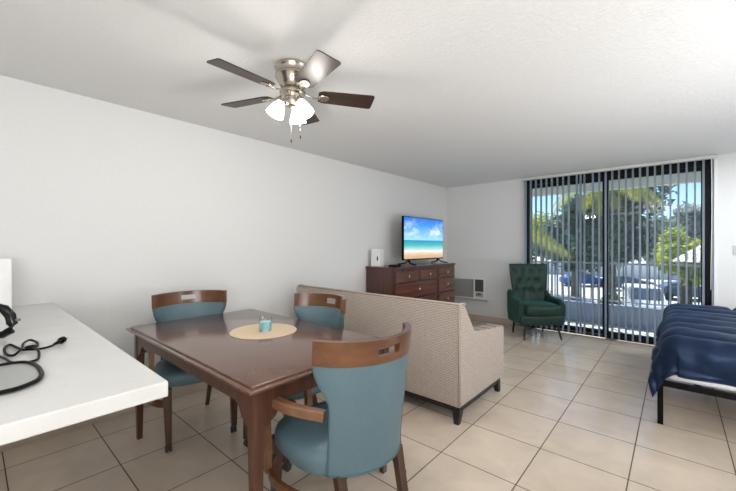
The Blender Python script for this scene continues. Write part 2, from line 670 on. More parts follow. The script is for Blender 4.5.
# ------------------------------------------------------------------ vertical blinds
YV = 5.865
bl = thing('vertical_blinds', 'open grey vertical blinds hanging over the sliding balcony door', 'blinds', (0, YV, 2.36))
bm = new_bm()
box(bm, (DX0 - 0.01, -0.03, -0.005), (DX1 + 0.03, 0.03, 0.036), 0.004)
finish('head_rail', bm, mat('rail_white', (0.62, 0.62, 0.61), 0.4), bl)
NV = 29
rnd = random.Random(5)
for i in range(NV):
    f = i / (NV - 1)
    x = DX0 + 0.05 + f * (DX1 - DX0 - 0.07)
    if 9 <= i <= 11:
        x += (10 - i) * 0.028
    sa = 0.03 + 0.22 * f + rnd.uniform(-0.03, 0.03)
    if i in (0, NV - 1):
        sa *= 0.6
    w = 0.088
    cx, cy = sa, sqrt(1 - sa * sa)
    bm = new_bm()
    rows = []
    for z in (-0.012, -2.325):
        row = []
        for k in range(7):
            q = (k / 6 - 0.5)
            bow = 0.010 * (1 - (2 * q) ** 2)
            row.append(bm.verts.new((x + cx * q * w + cy * bow, cy * q * w - cx * bow, z)))
        rows.append(row)
    for k in range(6):
        bm.faces.new((rows[0][k], rows[0][k + 1], rows[1][k + 1], rows[1][k]))
    bmesh.ops.solidify(bm, geom=bm.faces[:], thickness=0.0012)
    finish('vane', bm, M['vane'], bl, smooth=True, autosmooth=40)
bm = new_bm()
pts = [(DX1 - 0.03 + 0.004 * sin(z * 3), 0.0 - 0.045, -0.01 - z) for z in [k * 0.12 for k in range(14)]]
tube(bm, pts, 0.003, 6)
finish('pull_chain', bm, M['white_plastic'], bl)

# ------------------------------------------------------------------ dining table
t = thing('dining_table', 'dark mahogany rectangular dining table between the counter and the sofa', 'table', (-2.01, 1.175, 0))
TX, TY = 0.80, 0.475
bm = new_bm()
box(bm, (-TX + 0.0, -TY, 0.738), (TX, TY, 0.752), 0.005, 3)
finish('edge_molding', bm, M['table_wood'], t, smooth=True, autosmooth=40)
bm = new_bm()
box(bm, (-TX + 0.022, -TY + 0.022, 0.745), (TX - 0.022, TY - 0.022, 0.7625), 0.006, 3)
finish('tabletop', bm, M['table_wood'], t, smooth=True, autosmooth=40)
ax, ay = TX - 0.065, TY - 0.065


def apron(bm, L0, L1, fixed, axis):
    z0, z1 = 0.655, 0.738
    poly = [(L0, z1), (L0, 0.575), (L0 + 0.025, 0.575), (L0 + 0.035, 0.59), (L0 + 0.055, 0.60), (L0 + 0.075, 0.635), (L0 + 0.105, z0),
            (L1 - 0.105, z0), (L1 - 0.075, 0.635), (L1 - 0.055, 0.60), (L1 - 0.035, 0.59), (L1 - 0.025, 0.575), (L1, 0.575), (L1, z1)]
    prism(bm, poly, axis, fixed - 0.011, fixed + 0.011)


for sgn in (-1, 1):
    bm = new_bm(); apron(bm, -ax + 0.025, ax - 0.025, sgn * (ay + 0.008), 1)
    finish('apron', bm, M['table_leg'], t)
    bm = new_bm(); apron(bm, -ay + 0.025, ay - 0.025, sgn * (ax + 0.008), 0)
    finish('apron', bm, M['table_leg'], t)
for sx in (-1, 1):
    for sy in (-1, 1):
        bm = new_bm()
        bar(bm, (sx * ax, sy * ay, 0.0), (sx * ax, sy * ay, 0.56), 0.030, 0.048)
        bar(bm, (sx * ax, sy * ay, 0.56), (sx * ax, sy * ay, 0.738), 0.048, 0.048)
        finish('leg', bm, M['table_leg'], t)

# placemat and candle
bm = new_bm()
lathe(bm, [(0, 0), (0.205, 0), (0.207, 0.002), (0.205, 0.005), (0.0, 0.0052)], 64)
o = finish('placemat', bm, M['placemat'], None, smooth=True, loc=(-1.988, 1.25, 0.763), autosmooth=40)
tag(o, 'round beige woven placemat in the middle of the dining table', 'placemat')
t = thing('candle', 'aqua wax candle in a clear glass on the round placemat', 'candle', (-1.962, 1.245, 0.7688))
bm = new_bm()
lathe(bm, [(0, 0), (0.034, 0), (0.037, 0.004), (0.040, 0.088), (0.0385, 0.088), (0.0355, 0.008), (0, 0.007)], 40)
finish('glass', bm, M['glass'], t, smooth=True, autosmooth=50)
bm = new_bm()
lathe(bm, [(0, 0.0085), (0.0345, 0.0085), (0.0365, 0.06), (0.035, 0.062), (0, 0.061)], 36)
finish('wax', bm, M['wax'], t, smooth=True, autosmooth=50)
bm = new_bm(); tube(bm, [(0, 0, 0.06), (0.001, 0, 0.070)], 0.001, 6)
finish('wick', bm, M['white_card'], t)


# ------------------------------------------------------------------ dining chairs (built facing +y)
def arc_shell(bm, half, zs, Rf, yf, thick, n=28, hole=None, puff=0.0):
    """curved back panel: half(z) half angle, Rf outer radius, yf(z) centre y; hole=(a0,a1,z0,z1)"""
    outer, inner = [], []
    for z in zs:
        ho = half(z)
        ro, ri = [], []
        for k in range(n + 1):
            a = -ho + 2 * ho * k / n
            e = 1 - abs(2 * k / n - 1) ** 6
            zf = (z - zs[0]) / (zs[-1] - zs[0])
            pf = puff * e * (1 - abs(2 * zf - 1) ** 4)
            R = Rf(z)
            th = thick * (0.45 + 0.55 * e) if puff else thick
            ro.append(bm.verts.new(((R) * sin(a), yf(z) - R * cos(a), z)))
            r2 = R - th - pf
            ri.append(bm.verts.new((r2 * sin(a), yf(z) - r2 * cos(a), z)))
        outer.append(ro); inner.append(ri)
    m_ = len(zs) - 1

    def is_hole(i, k):
        if not hole:
            return False
        z = (zs[i] + zs[i + 1]) / 2
        h = half(z)
        a = -h + 2 * h * (k + 0.5) / n
        return hole[0] < a < hole[1] and hole[2] < z < hole[3]
    H = {(i, k) for i in range(m_) for k in range(n) if is_hole(i, k)}
    for i in range(m_):
        for k in range(n):
            if (i, k) in H:
                continue
            bm.faces.new((outer[i][k], outer[i][k + 1], outer[i + 1][k + 1], outer[i + 1][k]))
            bm.faces.new((inner[i][k], inner[i + 1][k], inner[i + 1][k + 1], inner[i][k + 1]))
    for k in range(n):
        bm.faces.new((outer[0][k], inner[0][k], inner[0][k + 1], outer[0][k + 1]))
        bm.faces.new((outer[m_][k], outer[m_][k + 1], inner[m_][k + 1], inner[m_][k]))
    for i in range(m_):
        bm.faces.new((outer[i][0], outer[i + 1][0], inner[i + 1][0], inner[i][0]))
        bm.faces.new((outer[i][n], inner[i][n], inner[i + 1][n], outer[i + 1][n]))
    for (i, k) in H:
        if (i - 1, k) not in H: bm.faces.new((outer[i][k], outer[i][k + 1], inner[i][k + 1], inner[i][k]))
        if (i + 1, k) not in H: bm.faces.new((outer[i + 1][k], inner[i + 1][k], inner[i + 1][k + 1], outer[i + 1][k + 1]))
        if (i, k - 1) not in H: bm.faces.new((outer[i][k], inner[i][k], inner[i + 1][k], outer[i + 1][k]))
        if (i, k + 1) not in H: bm.faces.new((outer[i][k + 1], outer[i + 1][k + 1], inner[i + 1][k + 1], inner[i][k + 1]))


def smooth_step(a, b, x):
    t_ = max(0, min(1, (x - a) / (b - a)))
    return t_ * t_ * (3 - 2 * t_)


def make_chair(label):
    t = thing('dining_chair', label, 'chair', group='blue barrel-back dining chairs around the table')
    lean = lambda z: -0.02 - 0.075 * max(0, z - 0.45)
    top_half = radians(61)
    Rb = lambda z: 0.272 + 0.020 * smooth_step(0.45, 0.95, z)
    half = lambda z: radians(47) + (top_half - radians(47)) * smooth_step(0.68, 0.845, z)
    # upholstered back
    bm = new_bm()
    zs = [0.415 + (0.855 - 0.415) * k / 20 for k in range(21)]
    arc_shell(bm, half, zs, Rb, lean, 0.042, 30, puff=0.012)
    finish('backrest', bm, M['blue_leather'], t, smooth=True, autosmooth=60)
    # piping along the lower edge and the sides of the back
    bm = new_bm()
    pts = []
    for k in range(31):
        a = -half(0.415) + 2 * half(0.415) * k / 30
        pts.append(((Rb(0.415) + 0.001) * sin(a), lean(0.415) - (Rb(0.415) + 0.001) * cos(a), 0.417))
    tube(bm, pts, 0.004, 6)
    for s in (-1, 1):
        pts = [((Rb(z)) * sin(s * half(z)), lean(z) - Rb(z) * cos(half(z)), z) for z in zs]
        tube(bm, pts, 0.004, 6)
    finish('piping', bm, M['piping'], t, smooth=True)
    # wooden top rail with a hand slot
    bm = new_bm()
    zs2 = [0.853, 0.860, 0.870, 0.882, 0.887, 0.894, 0.902, 0.912, 0.920, 0.925, 0.935, 0.944, 0.950]
    arc_shell(bm, lambda z: top_half + radians(1.0), zs2, lambda z: Rb(z) + 0.004, lean, 0.026, 44, hole=(radians(-12), radians(12), 0.884, 0.922))
    finish('top_rail', bm, M['chair_wood'], t, smooth=True, autosmooth=35)
    # seat
    bm = new_bm()
    NR, NA = 10, 48
    def outline(a):
        ca, sa = cos(a), sin(a)
        p_ = 3.6 if sa > 0 else 2.3
        ex, ey = 0.262 if sa > 0 else 0.262, (0.255 if sa > 0 else 0.255)
        r = 1.0 / ((abs(ca / ex)) ** p_ + (abs(sa / ey)) ** p_) ** (1 / p_)
        return r * ca, r * sa
    prof = [(0.0, 0.395), (0.90, 0.395), (0.965, 0.400), (0.995, 0.410), (1.0, 0.425), (1.0, 0.44), (0.985, 0.462), (0.95, 0.478), (0.88, 0.489), (0.7, 0.497), (0.4, 0.502), (0.0, 0.503)]
    rings = []
    for fr, z in prof:
        if fr == 0:
            rings.append([bm.verts.new((0, 0.0, z))])
        else:
            rings.append([bm.verts.new((outline(2 * pi * k / NA)[0] * fr, outline(2 * pi * k / NA)[1] * fr, z)) for k in range(NA)])
    for i in range(len(rings) - 1):
        A, B = rings[i], rings[i + 1]
        for k in range(NA):
            if len(A) == 1:
                bm.faces.new((A[0], B[k], B[(k + 1) % NA]))
            elif len(B) == 1:
                bm.faces.new((A[k], A[(k + 1) % NA], B[0]))
            else:
                bm.faces.new((A[k], A[(k + 1) % NA], B[(k + 1) % NA], B[k]))
    finish('seat', bm, M['blue_leather'], t, smooth=True, autosmooth=60)
    for s in (-1, 1):
        # front leg with its caster
        bm = new_bm()
        bar(bm, (s * 0.200, 0.250, 0.055), (s * 0.206, 0.225, 0.398), 0.034, 0.05)
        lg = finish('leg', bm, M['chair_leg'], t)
        bm = new_bm()
        for q in (-0.011, 0.011):
            lathe(bm, [(0, -0.007), (0.018, -0.007), (0.0235, -0.004), (0.0235, 0.004), (0.018, 0.007), (0, 0.007)], 18,
                  mtx=Matrix.Translation((s * 0.200 + q, 0.243, 0.0238)) @ Matrix.Rotation(pi / 2, 4, 'Y'))
        box(bm, (s * 0.200 - 0.006, 0.235, 0.02), (s * 0.200 + 0.006, 0.262, 0.056), 0.002)
        tube(bm, [(s * 0.200 - 0.02, 0.243, 0.0238), (s * 0.200 + 0.02, 0.243, 0.0238)], 0.004, 8)
        finish('caster', bm, M['rubber'], lg, smooth=True, autosmooth=40)
        # rear leg, splayed and bowed
        bm = new_bm()
        P0 = [(s * 0.140, -0.335, 0.0), (s * 0.148, -0.298, 0.13), (s * 0.155, -0.258, 0.27), (s * 0.158, -0.222, 0.42)]
        ws = [0.026, 0.030, 0.035, 0.038]
        for k in range(3):
            bar(bm, P0[k], P0[k + 1], ws[k], ws[k + 1])
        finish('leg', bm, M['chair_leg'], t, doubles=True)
        # arm: bows from the post out and back to the shell
        bm = new_bm()
        n = 14
        pts = []
        for k in range(n + 1):
            u = k / n
            y = 0.185 - 0.375 * u
            x = s * (0.283 + 0.026 * sin(pi * min(1, u * 1.05)) - 0.080 * u ** 3)
            pts.append((x, y, 0.645 + 0.010 * sin(pi * u)))
        curve_bar(bm, pts, [0.032 + 0.010 * sin(pi * k / n) for k in range(n + 1)], 0.042)
        finish('armrest', bm, M['arm_wood'], t, smooth=True, autosmooth=30)
        bm = new_bm()
        bar(bm, (s * 0.286, 0.150, 0.30), (s * 0.287, 0.165, 0.630), 0.028, 0.030, 0.040, 0.036)
        finish('arm_post', bm, M['arm_wood'], t)
        # bowed lower side rail from the front leg past the post to the rear leg
        bm = new_bm()
        pts = []
        for k in range(n + 1):
            u = k / n
            y = 0.225 - 0.475 * u
            x = s * (0.214 + 0.090 * sin(pi * u ** 0.75) - 0.040 * u)
            pts.append((x, y, 0.300 - 0.008 * u))
        curve_bar(bm, pts, 0.028, 0.040)
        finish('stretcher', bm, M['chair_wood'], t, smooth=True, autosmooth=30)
    return t


ch = make_chair('blue dining chair in front, its curved back turned to the viewer')
ch.location = (-1.186, 1.144, 0)
ch.rotation_euler = (0, 0, radians(81.4))
dup(ch, (-2.615, 1.085, 0), radians(-103), 'blue dining chair at the wall end of the table, nearest the white counter')
dup(ch, (-1.915, 1.455, 0), radians(180 + 3), 'blue dining chair between the far side of the table and the sofa back')

# ------------------------------------------------------------------ sofa
SX0, SX1 = -3.08, -1.172
t = thing('sofa', 'beige woven sofa with its back to the dining table', 'sofa', (0, 0, 0))
bm = new_bm()
prism(bm, [(2.345, 0.13), (2.335, 0.855), (2.352, 0.878), (2.385, 0.886), (2.43, 0.88), (2.50, 0.74), (2.50, 0.13)], 0, SX0 + 0.004, SX1 - 0.004, 0.008, 2)
finish('backrest', bm, M['sofa'], t, smooth=True, autosmooth=50)
for x0, x1 in ((SX0, SX0 + 0.13), (SX1 - 0.13, SX1)):
    bm = new_bm()
    prism(bm, [(2.352, 0.13), (2.343, 0.852), (2.36, 0.872), (2.39, 0.879), (2.435, 0.866), (2.575, 0.648), (2.60, 0.636), (3.19, 0.590), (3.215, 0.575), (3.20, 0.13)], 0, x0, x1, 0.010, 3)
    finish('arm', bm, M['sofa'], t, smooth=True, autosmooth=50)
bm = new_bm()
for x in (SX0 + 0.002, SX1 - 0.002):
    tube(bm, [(x, 2.345, 0.14), (x, 2.334, 0.855), (x, 2.352, 0.880), (x, 2.385, 0.888), (x, 2.432, 0.880)], 0.006, 8)
tube(bm, [(SX0, 2.352, 0.884), (SX1, 2.352, 0.884)], 0.006, 8)
finish('welt', bm, M['sofa_welt'], t, smooth=True)
bm = new_bm(); box(bm, (SX0 + 0.13, 2.50, 0.13), (SX1 - 0.13, 3.19, 0.30), 0.01)
finish('seat_base', bm, M['sofa'], t)
w3 = (SX1 - SX0 - 0.26) / 2
for k in range(2):
    bm = new_bm(); cushion(bm, (SX0 + 0.13 + k * w3 + 0.004, 2.62, 0.302), (SX0 + 0.13 + (k + 1) * w3 - 0.004, 3.20, 0.45), 0.04, puff=0.012)
    finish('seat_cushion', bm, M['sofa'], t, smooth=True)
    bm = new_bm(); cushion(bm, (SX0 + 0.13 + k * w3 + 0.004, 2.505, 0.40), (SX0 + 0.13 + (k + 1) * w3 - 0.004, 2.64, 0.84), 0.05, puff=0.012)
    finish('back_cushion', bm, M['sofa'], t, smooth=True)
bm = new_bm(); box(bm, (SX0 + 0.03, 2.37, 0.085), (SX1 - 0.02, 3.17, 0.13))
finish('plinth', bm, M['black_wood'], t)
for x in (SX0 + 0.055, SX1 - 0.045):
    for y, dy in ((2.40, -0.03), (3.13, 0.02)):
        bm = new_bm(); bar(bm, (x + (0.01 if x > -2 else -0.01), y + dy, 0.0), (x, y, 0.10), 0.036, 0.062)
        finish('leg', bm, M['black_wood'], t)

# ------------------------------------------------------------------ counter and the things on it
t = thing('kitchen_counter', 'white quartz kitchen counter jutting in from the left', 'counter', (0, 0, 0))
bm = new_bm(); box(bm, (XL + 0.002, -0.62, 0.875), (-1.10, 0.380, 0.92), 0.004, 2)
finish('countertop', bm, M['quartz'], t)
bm = new_bm(); box(bm, (XL + 0.02, -0.60, 0.0), (-1.14, -0.03, 0.875))
finish('base_cabinet', bm, M['white_plastic'], t)

bm = new_bm(); box(bm, (-3.10, 0.02, 0.921), (-2.985, 0.168, 1.235), 0.004)
tag(finish('box', bm, M['white_card']), 'tall plain white box on the counter against the wall', 'box')

t = thing('electric_kettle', 'black handled kettle at the left edge of the counter', 'kettle', (-2.188, 0.030, 0.921))
bm = new_bm()
lathe(bm, [(0, 0), (0.058, 0), (0.061, 0.006), (0.058, 0.018), (0.055, 0.02), (0.056, 0.03), (0.053, 0.11), (0.045, 0.155), (0.04, 0.16), (0, 0.163)], 32, center=(-0.012, -0.012, 0))
finish('body', bm, M['black_gloss'], t, smooth=True, autosmooth=40)
bm = new_bm()
hp = [(0.025, 0.010, 0.140), (0.072, 0.040, 0.140), (0.092, 0.066, 0.128), (0.104, 0.083, 0.098), (0.106, 0.088, 0.065), (0.098, 0.082, 0.035), (0.078, 0.062, 0.018), (0.036, 0.025, 0.020)]
tube(bm, hp, [0.012, 0.015, 0.017, 0.018, 0.018, 0.017, 0.015, 0.013], 12)
finish('handle', bm, M['black_gloss'], t, smooth=True)
bm = new_bm(); box(bm, (0.096, 0.088, 0.074), (0.118, 0.114, 0.084), 0.003)
finish('lever', bm, mat('lever_grey', (0.12, 0.13, 0.11), 0.4), t)

P1 = [(-1.814, 0.217), (-1.79, 0.198), (-1.781, 0.178), (-1.786, 0.163), (-1.8, 0.143), (-1.815, 0.13), (-1.871, 0.118), (-1.939, 0.107), (-1.93, 0.095), (-1.873, 0.086), (-1.782, 0.087), (-1.746, 0.102), (-1.775, 0.118), (-1.831, 0.131), (-1.903, 0.139), (-1.953, 0.159), (-1.94, 0.174), (-1.896, 0.178), (-1.842, 0.172), (-1.81, 0.153), (-1.798, 0.137), (-1.769, 0.156), (-1.711, 0.163), (-1.642, 0.157), (-1.61, 0.142), (-1.613, 0.115), (-1.647, 0.091), (-1.70, 0.082), (-1.82, 0.060), (-1.95, 0.050), (-2.09, 0.035)]


def catmull(pts, n=5):
    out = []
    Q = [pts[0]] + list(pts) + [pts[-1]]
    for i in range(1, len(Q) - 2):
        p0, p1, p2, p3 = [Vector(q) for q in Q[i - 1:i + 3]]
        for k in range(n):
            u = k / n
            out.append(0.5 * ((2 * p1) + (-p0 + p2) * u + (2 * p0 - 5 * p1 + 4 * p2 - p3) * u * u + (-p0 + 3 * p1 - 3 * p2 + p3) * u ** 3))
    out.append(Vector(pts[-1]))
    return out


t = thing('power_cord', 'thin black power cord coiled on the counter ending in a plug', 'cord', (0, 0, 0))
bm = new_bm()
zz = [0.9265] * len(P1)
for k in range(12, 16): zz[k] = 0.932
for k in range(19, 23): zz[k] = 0.936
tube(bm, catmull([(p[0], p[1], z) for p, z in zip(P1, zz)], 6), 0.0042, 8)
finish('cable', bm, M['black'], t, smooth=True)
bm = new_bm()
d0 = Vector((-1.814, 0.217, 0.928)); d1 = Vector((-1.853, 0.250, 0.934))
ringpts = [d0 + (d1 - d0) * u for u in (0, 0.2, 0.55, 0.7, 0.72, 1.0)]
tube(bm, ringpts, [0.005, 0.006, 0.008, 0.009, 0.013, 0.013], 10)
finish('plug', bm, M['black'], t, smooth=True, autosmooth=40)
bm = new_bm()
dr = (d1 - d0).normalized(); sd_ = Vector((-dr.y, dr.x, 0))
for s in (-1, 1):
    q = d1 + sd_ * 0.0063 * s
    tube(bm, [q, q + dr * 0.016], 0.002, 6)
finish('prong', bm, M['nickel'], t)

# flat glass plate with a thick black rim, rounded end towards the camera side
P2 = [(-1.64, -0.03), (-1.63, 0.02), (-1.622, 0.062), (-1.618, 0.095), (-1.603, 0.12), (-1.565, 0.135), (-1.51, 0.143), (-1.429, 0.143), (-1.384, 0.135), (-1.354, 0.121), (-1.324, 0.086), (-1.319, 0.053), (-1.31, 0.0), (-1.32, -0.12), (-1.42, -0.20), (-1.56, -0.20), (-1.62, -0.12)]
t = thing('rimmed_plate', 'flat grey plate with a black rim at the left edge of the counter', 'plate', (0, 0, 0))
cl = catmull([(p[0], p[1], 0.9285) for p in P2 + P2[:1]], 5)
bm = new_bm(); tube(bm, cl, 0.0062, 8)
finish('rim', bm, M['black'], t, smooth=True)
bm = new_bm()
prism(bm, [(p.x, p.y) for p in cl[:-1]], 2, 0.9215, 0.9265)
finish('plate', bm, mat('grey_plate', (0.32, 0.33, 0.33), 0.3), t)

# ------------------------------------------------------------------ dresser
DY0, DY1, DXB, DXF, DH = 3.61, 5.30, XL + 0.015, -2.735, 1.03
t = thing('dresser', 'dark red brown wooden chest of drawers against the left wall', 'dresser', (0, 0, 0))
bm = new_bm()
box(bm, (DXB, DY0 + 0.012, 0.10), (DXF - 0.02, DY1 - 0.012, DH - 0.03), 0.003)
box(bm, (DXF - 0.0205, DY0 + 0.012, 0.10), (DXF - 0.006, DY1 - 0.012, DH - 0.03), 0.001)
finish('body', bm, M['dresser_wood'], t)
bm = new_bm()
box(bm, (DXB, DY0, DH - 0.03), (DXF + 0.006, DY1, DH), 0.005, 2)
finish('top', bm, M['dresser_wood'], t)
bm = new_bm(); box(bm, (DXB + 0.02, DY0 + 0.03, 0.0), (DXF - 0.03, DY1 - 0.03, 0.10))
finish('base', bm, M['dresser_wood'], t)
ya, yb = DY0 + 0.045, DY1 - 0.045
wd = (yb - ya)
cols3 = [(ya, ya + wd * 0.345), (ya + wd * 0.365, ya + wd * 0.665), (ya + wd * 0.685, yb)]
cols2 = [(ya, ya + wd * 0.665), (ya + wd * 0.685, yb)]
rows = [(0.825, 0.965, cols3), (0.60, 0.805, cols2), (0.37, 0.58, cols2), (0.14, 0.35, cols2)]
for z0, z1, cols in rows:
    for y0, y1 in cols:
        bm = new_bm()
        box(bm, (DXF - 0.0055, y0, z0), (DXF + 0.006, y1, z1), 0.003)
        box(bm, (DXF + 0.0055, y0 + 0.022, z0 + 0.022), (DXF + 0.010, y1 - 0.022, z1 - 0.022), 0.002)
        d = finish('drawer', bm, M['dresser_front'], t)
        bm = new_bm()
        lathe(bm, [(0, 0), (0.006, 0), (0.006, 0.012), (0.015, 0.018), (0.0175, 0.024), (0.012, 0.030), (0, 0.032)], 16,
              mtx=Matrix.Translation((DXF + 0.009, (y0 + y1) / 2, (z0 + z1) / 2 + 0.005)) @ Matrix.Rotation(pi / 2, 4, 'Y'))
        finish('knob', bm, M['brass'], d, smooth=True, autosmooth=50)

# television
m = mat('beach_screen', (0, 0, 0), 0.12)
v = coords(m, 'Object')
sp = N(m, 'ShaderNodeSeparateXYZ'); L(m, v, sp.inputs[0])
mr = N(m, 'ShaderNodeMapRange'); L(m, sp.outputs[2], mr.inputs[0])
mr.inputs[1].default_value = -0.31; mr.inputs[2].default_value = 0.31
nsh = noise_node(m, coords(m, 'Object', (1, 1.6, 5)), 2.5, 4, 0.6)
wob = N(m, 'ShaderNodeMath', operation='MULTIPLY_ADD')
L(m, nsh, wob.inputs[0]); wob.inputs[1].default_value = 0.10; wob.inputs[2].default_value = -0.05
low = N(m, 'ShaderNodeMapRange'); L(m, mr.outputs[0], low.inputs[0])
low.inputs[1].default_value = 0.40; low.inputs[2].default_value = 0.15
wm = N(m, 'ShaderNodeMath', operation='MULTIPLY'); L(m, wob.outputs[0], wm.inputs[0]); L(m, low.outputs[0], wm.inputs[1])
ad = N(m, 'ShaderNodeMath', operation='ADD'); L(m, mr.outputs[0], ad.inputs[0]); L(m, wm.outputs[0], ad.inputs[1])
colr = ramp(m, ad.outputs[0], [(0.0, (0.62, 0.40, 0.22)), (0.10, (0.72, 0.52, 0.33)), (0.16, (0.85, 0.75, 0.62)), (0.19, (0.95, 0.95, 0.93)), (0.23, (0.45, 0.72, 0.70)),
                               (0.33, (0.06, 0.50, 0.48)), (0.42, (0.02, 0.36, 0.52)), (0.445, (0.01, 0.22, 0.48)), (0.455, (0.35, 0.70, 0.95)), (0.60, (0.22, 0.55, 0.92)),
                               (0.82, (0.05, 0.30, 0.85)), (1.0, (0.01, 0.16, 0.65))])
cl_ = noise_node(m, coords(m, 'Object', (1, 1.3, 2.2)), 3.2, 6, 0.62, 0.4)
skm = N(m, 'ShaderNodeMapRange'); L(m, mr.outputs[0], skm.inputs[0])
skm.inputs[1].default_value = 0.47; skm.inputs[2].default_value = 0.6
skm2 = N(m, 'ShaderNodeMapRange'); L(m, mr.outputs[0], skm2.inputs[0])
skm2.inputs[1].default_value = 1.0; skm2.inputs[2].default_value = 0.72
mm_ = N(m, 'ShaderNodeMath', operation='MULTIPLY'); L(m, skm.outputs[0], mm_.inputs[0]); L(m, skm2.outputs[0], mm_.inputs[1])
clr = N(m, 'ShaderNodeMapRange'); L(m, cl_, clr.inputs[0]); clr.inputs[1].default_value = 0.48; clr.inputs[2].default_value = 0.72
mc = N(m, 'ShaderNodeMath', operation='MULTIPLY'); L(m, mm_.outputs[0], mc.inputs[0]); L(m, clr.outputs[0], mc.inputs[1])
mx = N(m, 'ShaderNodeMix', data_type='RGBA')
L(m, mc.outputs[0], mx.inputs[0]); L(m, colr, mx.inputs[6]); mx.inputs[7].default_value = (0.9, 0.95, 1.0, 1)
L(m, mx.outputs[2], P(m).inputs['Emission Color'])
P(m).inputs['Emission Strength'].default_value = 0.98
M['screen'] = m

t = thing('television', 'flat television showing a beach on top of the dresser', 'television', (-2.93, 4.66, DH + 0.001))
zc = 0.392
bm = new_bm()
box(bm, (-0.025, -0.565, zc - 0.32), (0.012, 0.565, zc + 0.32), 0.004)
box(bm, (-0.06, -0.40, zc - 0.30), (-0.024, 0.40, zc + 0.05), 0.012)
finish('casing', bm, M['black'], t)
bm = new_bm()
box(bm, (0.0, -0.553, -0.306), (0.0025, 0.553, 0.306))
finish('screen', bm, M['screen'], t, loc=(0.0118, 0, zc + 0.004))
for y, s in ((-0.42, -1), (0.42, 1)):
    bm = new_bm()
    for dx in (-1, 1):
        curve_bar(bm, [(0.0, y, zc - 0.315), (0.03 * dx, y + 0.02 * s, 0.035), (0.10 * dx, y + 0.04 * s, 0.016), (0.15 * dx, y + 0.045 * s, 0.012)], 0.03, 0.018)
    finish('foot', bm, M['black'], t)

bm = new_bm(); box(bm, (-2.90, 3.72, DH + 0.001), (-2.80, 3.87, DH + 0.026), 0.004)
tag(finish('media_player', bm, M['black']), 'small flat black box lying on the dresser beside the television foot', 'media player')

t = thing('small_carton', 'small white carton with a dark mark on the dresser corner', 'box', (-3.09, 3.72, DH + 0.001), radians(12))
bm = new_bm(); box(bm, (-0.075, -0.05, 0), (0.055, 0.08, 0.235), 0.004)
finish('carton', bm, M['white_card'], t)
bm = new_bm()
prism(bm, [(0.018, 0.135), (0.012, 0.110), (0.014, 0.085), (0.024, 0.075), (0.034, 0.085), (0.036, 0.110), (0.030, 0.135), (0.024, 0.150)], 1, -0.052, -0.050)
finish('printed_mark', bm, mat('mark_grey', (0.05, 0.05, 0.055), 0.5), t)

# ------------------------------------------------------------------ wall air conditioner
t = thing('air_conditioner', 'white wall air conditioner low on the wall behind the dresser', 'air conditioner', (0, YB, 0))
AX0, AX1, AZ0, AZ1 = -3.12, -2.475, 0.375, 0.745
bm = new_bm()
fr = 0.022
box(bm, (AX0, -0.05, AZ0), (AX1, 0.0, AZ0 + fr), 0.003)
box(bm, (AX0, -0.05, AZ1 - fr), (AX1, 0.0, AZ1), 0.003)
box(bm, (AX0, -0.05, AZ0 + fr), (AX0 + fr, 0.0, AZ1 - fr), 0.003)
box(bm, (AX1 - fr, -0.05, AZ0 + fr), (AX1, 0.0, AZ1 - fr), 0.003)
box(bm, (AX0 + fr, -0.02, AZ0 + fr), (AX1 - fr, 0.0, AZ1 - fr))
box(bm, (AX1 - 0.205, -0.045, AZ0 + fr), (AX1 - 0.185, 0.0, AZ1 - fr))
finish('housing', bm, M['white_plastic'], t)
bm = new_bm()
k = AZ0 + fr + 0.006
while k < AZ1 - fr - 0.006:
    box(bm, (AX0 + fr, -0.034, k), (AX1 - 0.205, -0.020, k + 0.004))
    k += 0.0085
finish('intake_grille', bm, M['ac_grille'], t)
bm = new_bm()
k = AZ0 + 0.14
box(bm, (AX1 - 0.183, -0.024, AZ0 + 0.135), (AX1 - fr - 0.002, -0.020, AZ1 - fr - 0.003))
while k < AZ1 - fr - 0.01:
    box(bm, (AX1 - 0.178, -0.038, k), (AX1 - fr - 0.008, -0.024, k + 0.010))
    k += 0.021
for x in (AX1 - 0.155, AX1 - 0.10, AX1 - 0.06):
    box(bm, (x, -0.038, AZ0 + 0.185), (x + 0.008, -0.024, AZ1 - fr - 0.01))
finish('air_vent', bm, M['ac_dark'], t)
bm = new_bm()
box(bm, (AX1 - 0.175, -0.030, AZ0 + 0.045), (AX1 - 0.04, -0.020, AZ0 + 0.115), 0.002)
finish('control_panel', bm, mat('ac_panel', (0.55, 0.56, 0.56), 0.4), t)
bm = new_bm()
for q in range(3):
    box(bm, (AX1 - 0.165 + q * 0.042, -0.033, AZ0 + 0.060), (AX1 - 0.140 + q * 0.042, -0.030, AZ0 + 0.072))
box(bm, (AX1 - 0.150, -0.033, AZ0 + 0.085), (AX1 - 0.075, -0.030, AZ0 + 0.105))
finish('buttons', bm, M['black'], t)
bm = new_bm()
box(bm, (AX0 + 0.01, -0.075, AZ0 - 0.022), (AX1 + 0.05, 0.0, AZ0 - 0.006), 0.003)
finish('ledge', bm, mat('ledge_grey', (0.5, 0.5, 0.49), 0.5), t)

# ------------------------------------------------------------------ green armchair (built facing -y)
t = thing('armchair', 'dark green velvet wing armchair with a tufted back beside the balcony door', 'armchair', (-1.54, 5.435, 0), radians(42))
t.scale = (0.90, 0.80, 1.03)
# back with tufting
bm = new_bm()
NX, NZ = 45, 45
BZ0, BZ1 = 0.34, 1.01


def back_half(z):
    return 0.272 + 0.050 * smooth_step(0.45, 1.0, z)


def back_pt(u, w):
    z = BZ0 + (BZ1 - BZ0) * w
    hx = back_half(z)
    x = u * hx
    y = 0.245 + 0.10 * (z - 0.4) - 0.06 * abs(u) ** 2.6
    return x, y, z


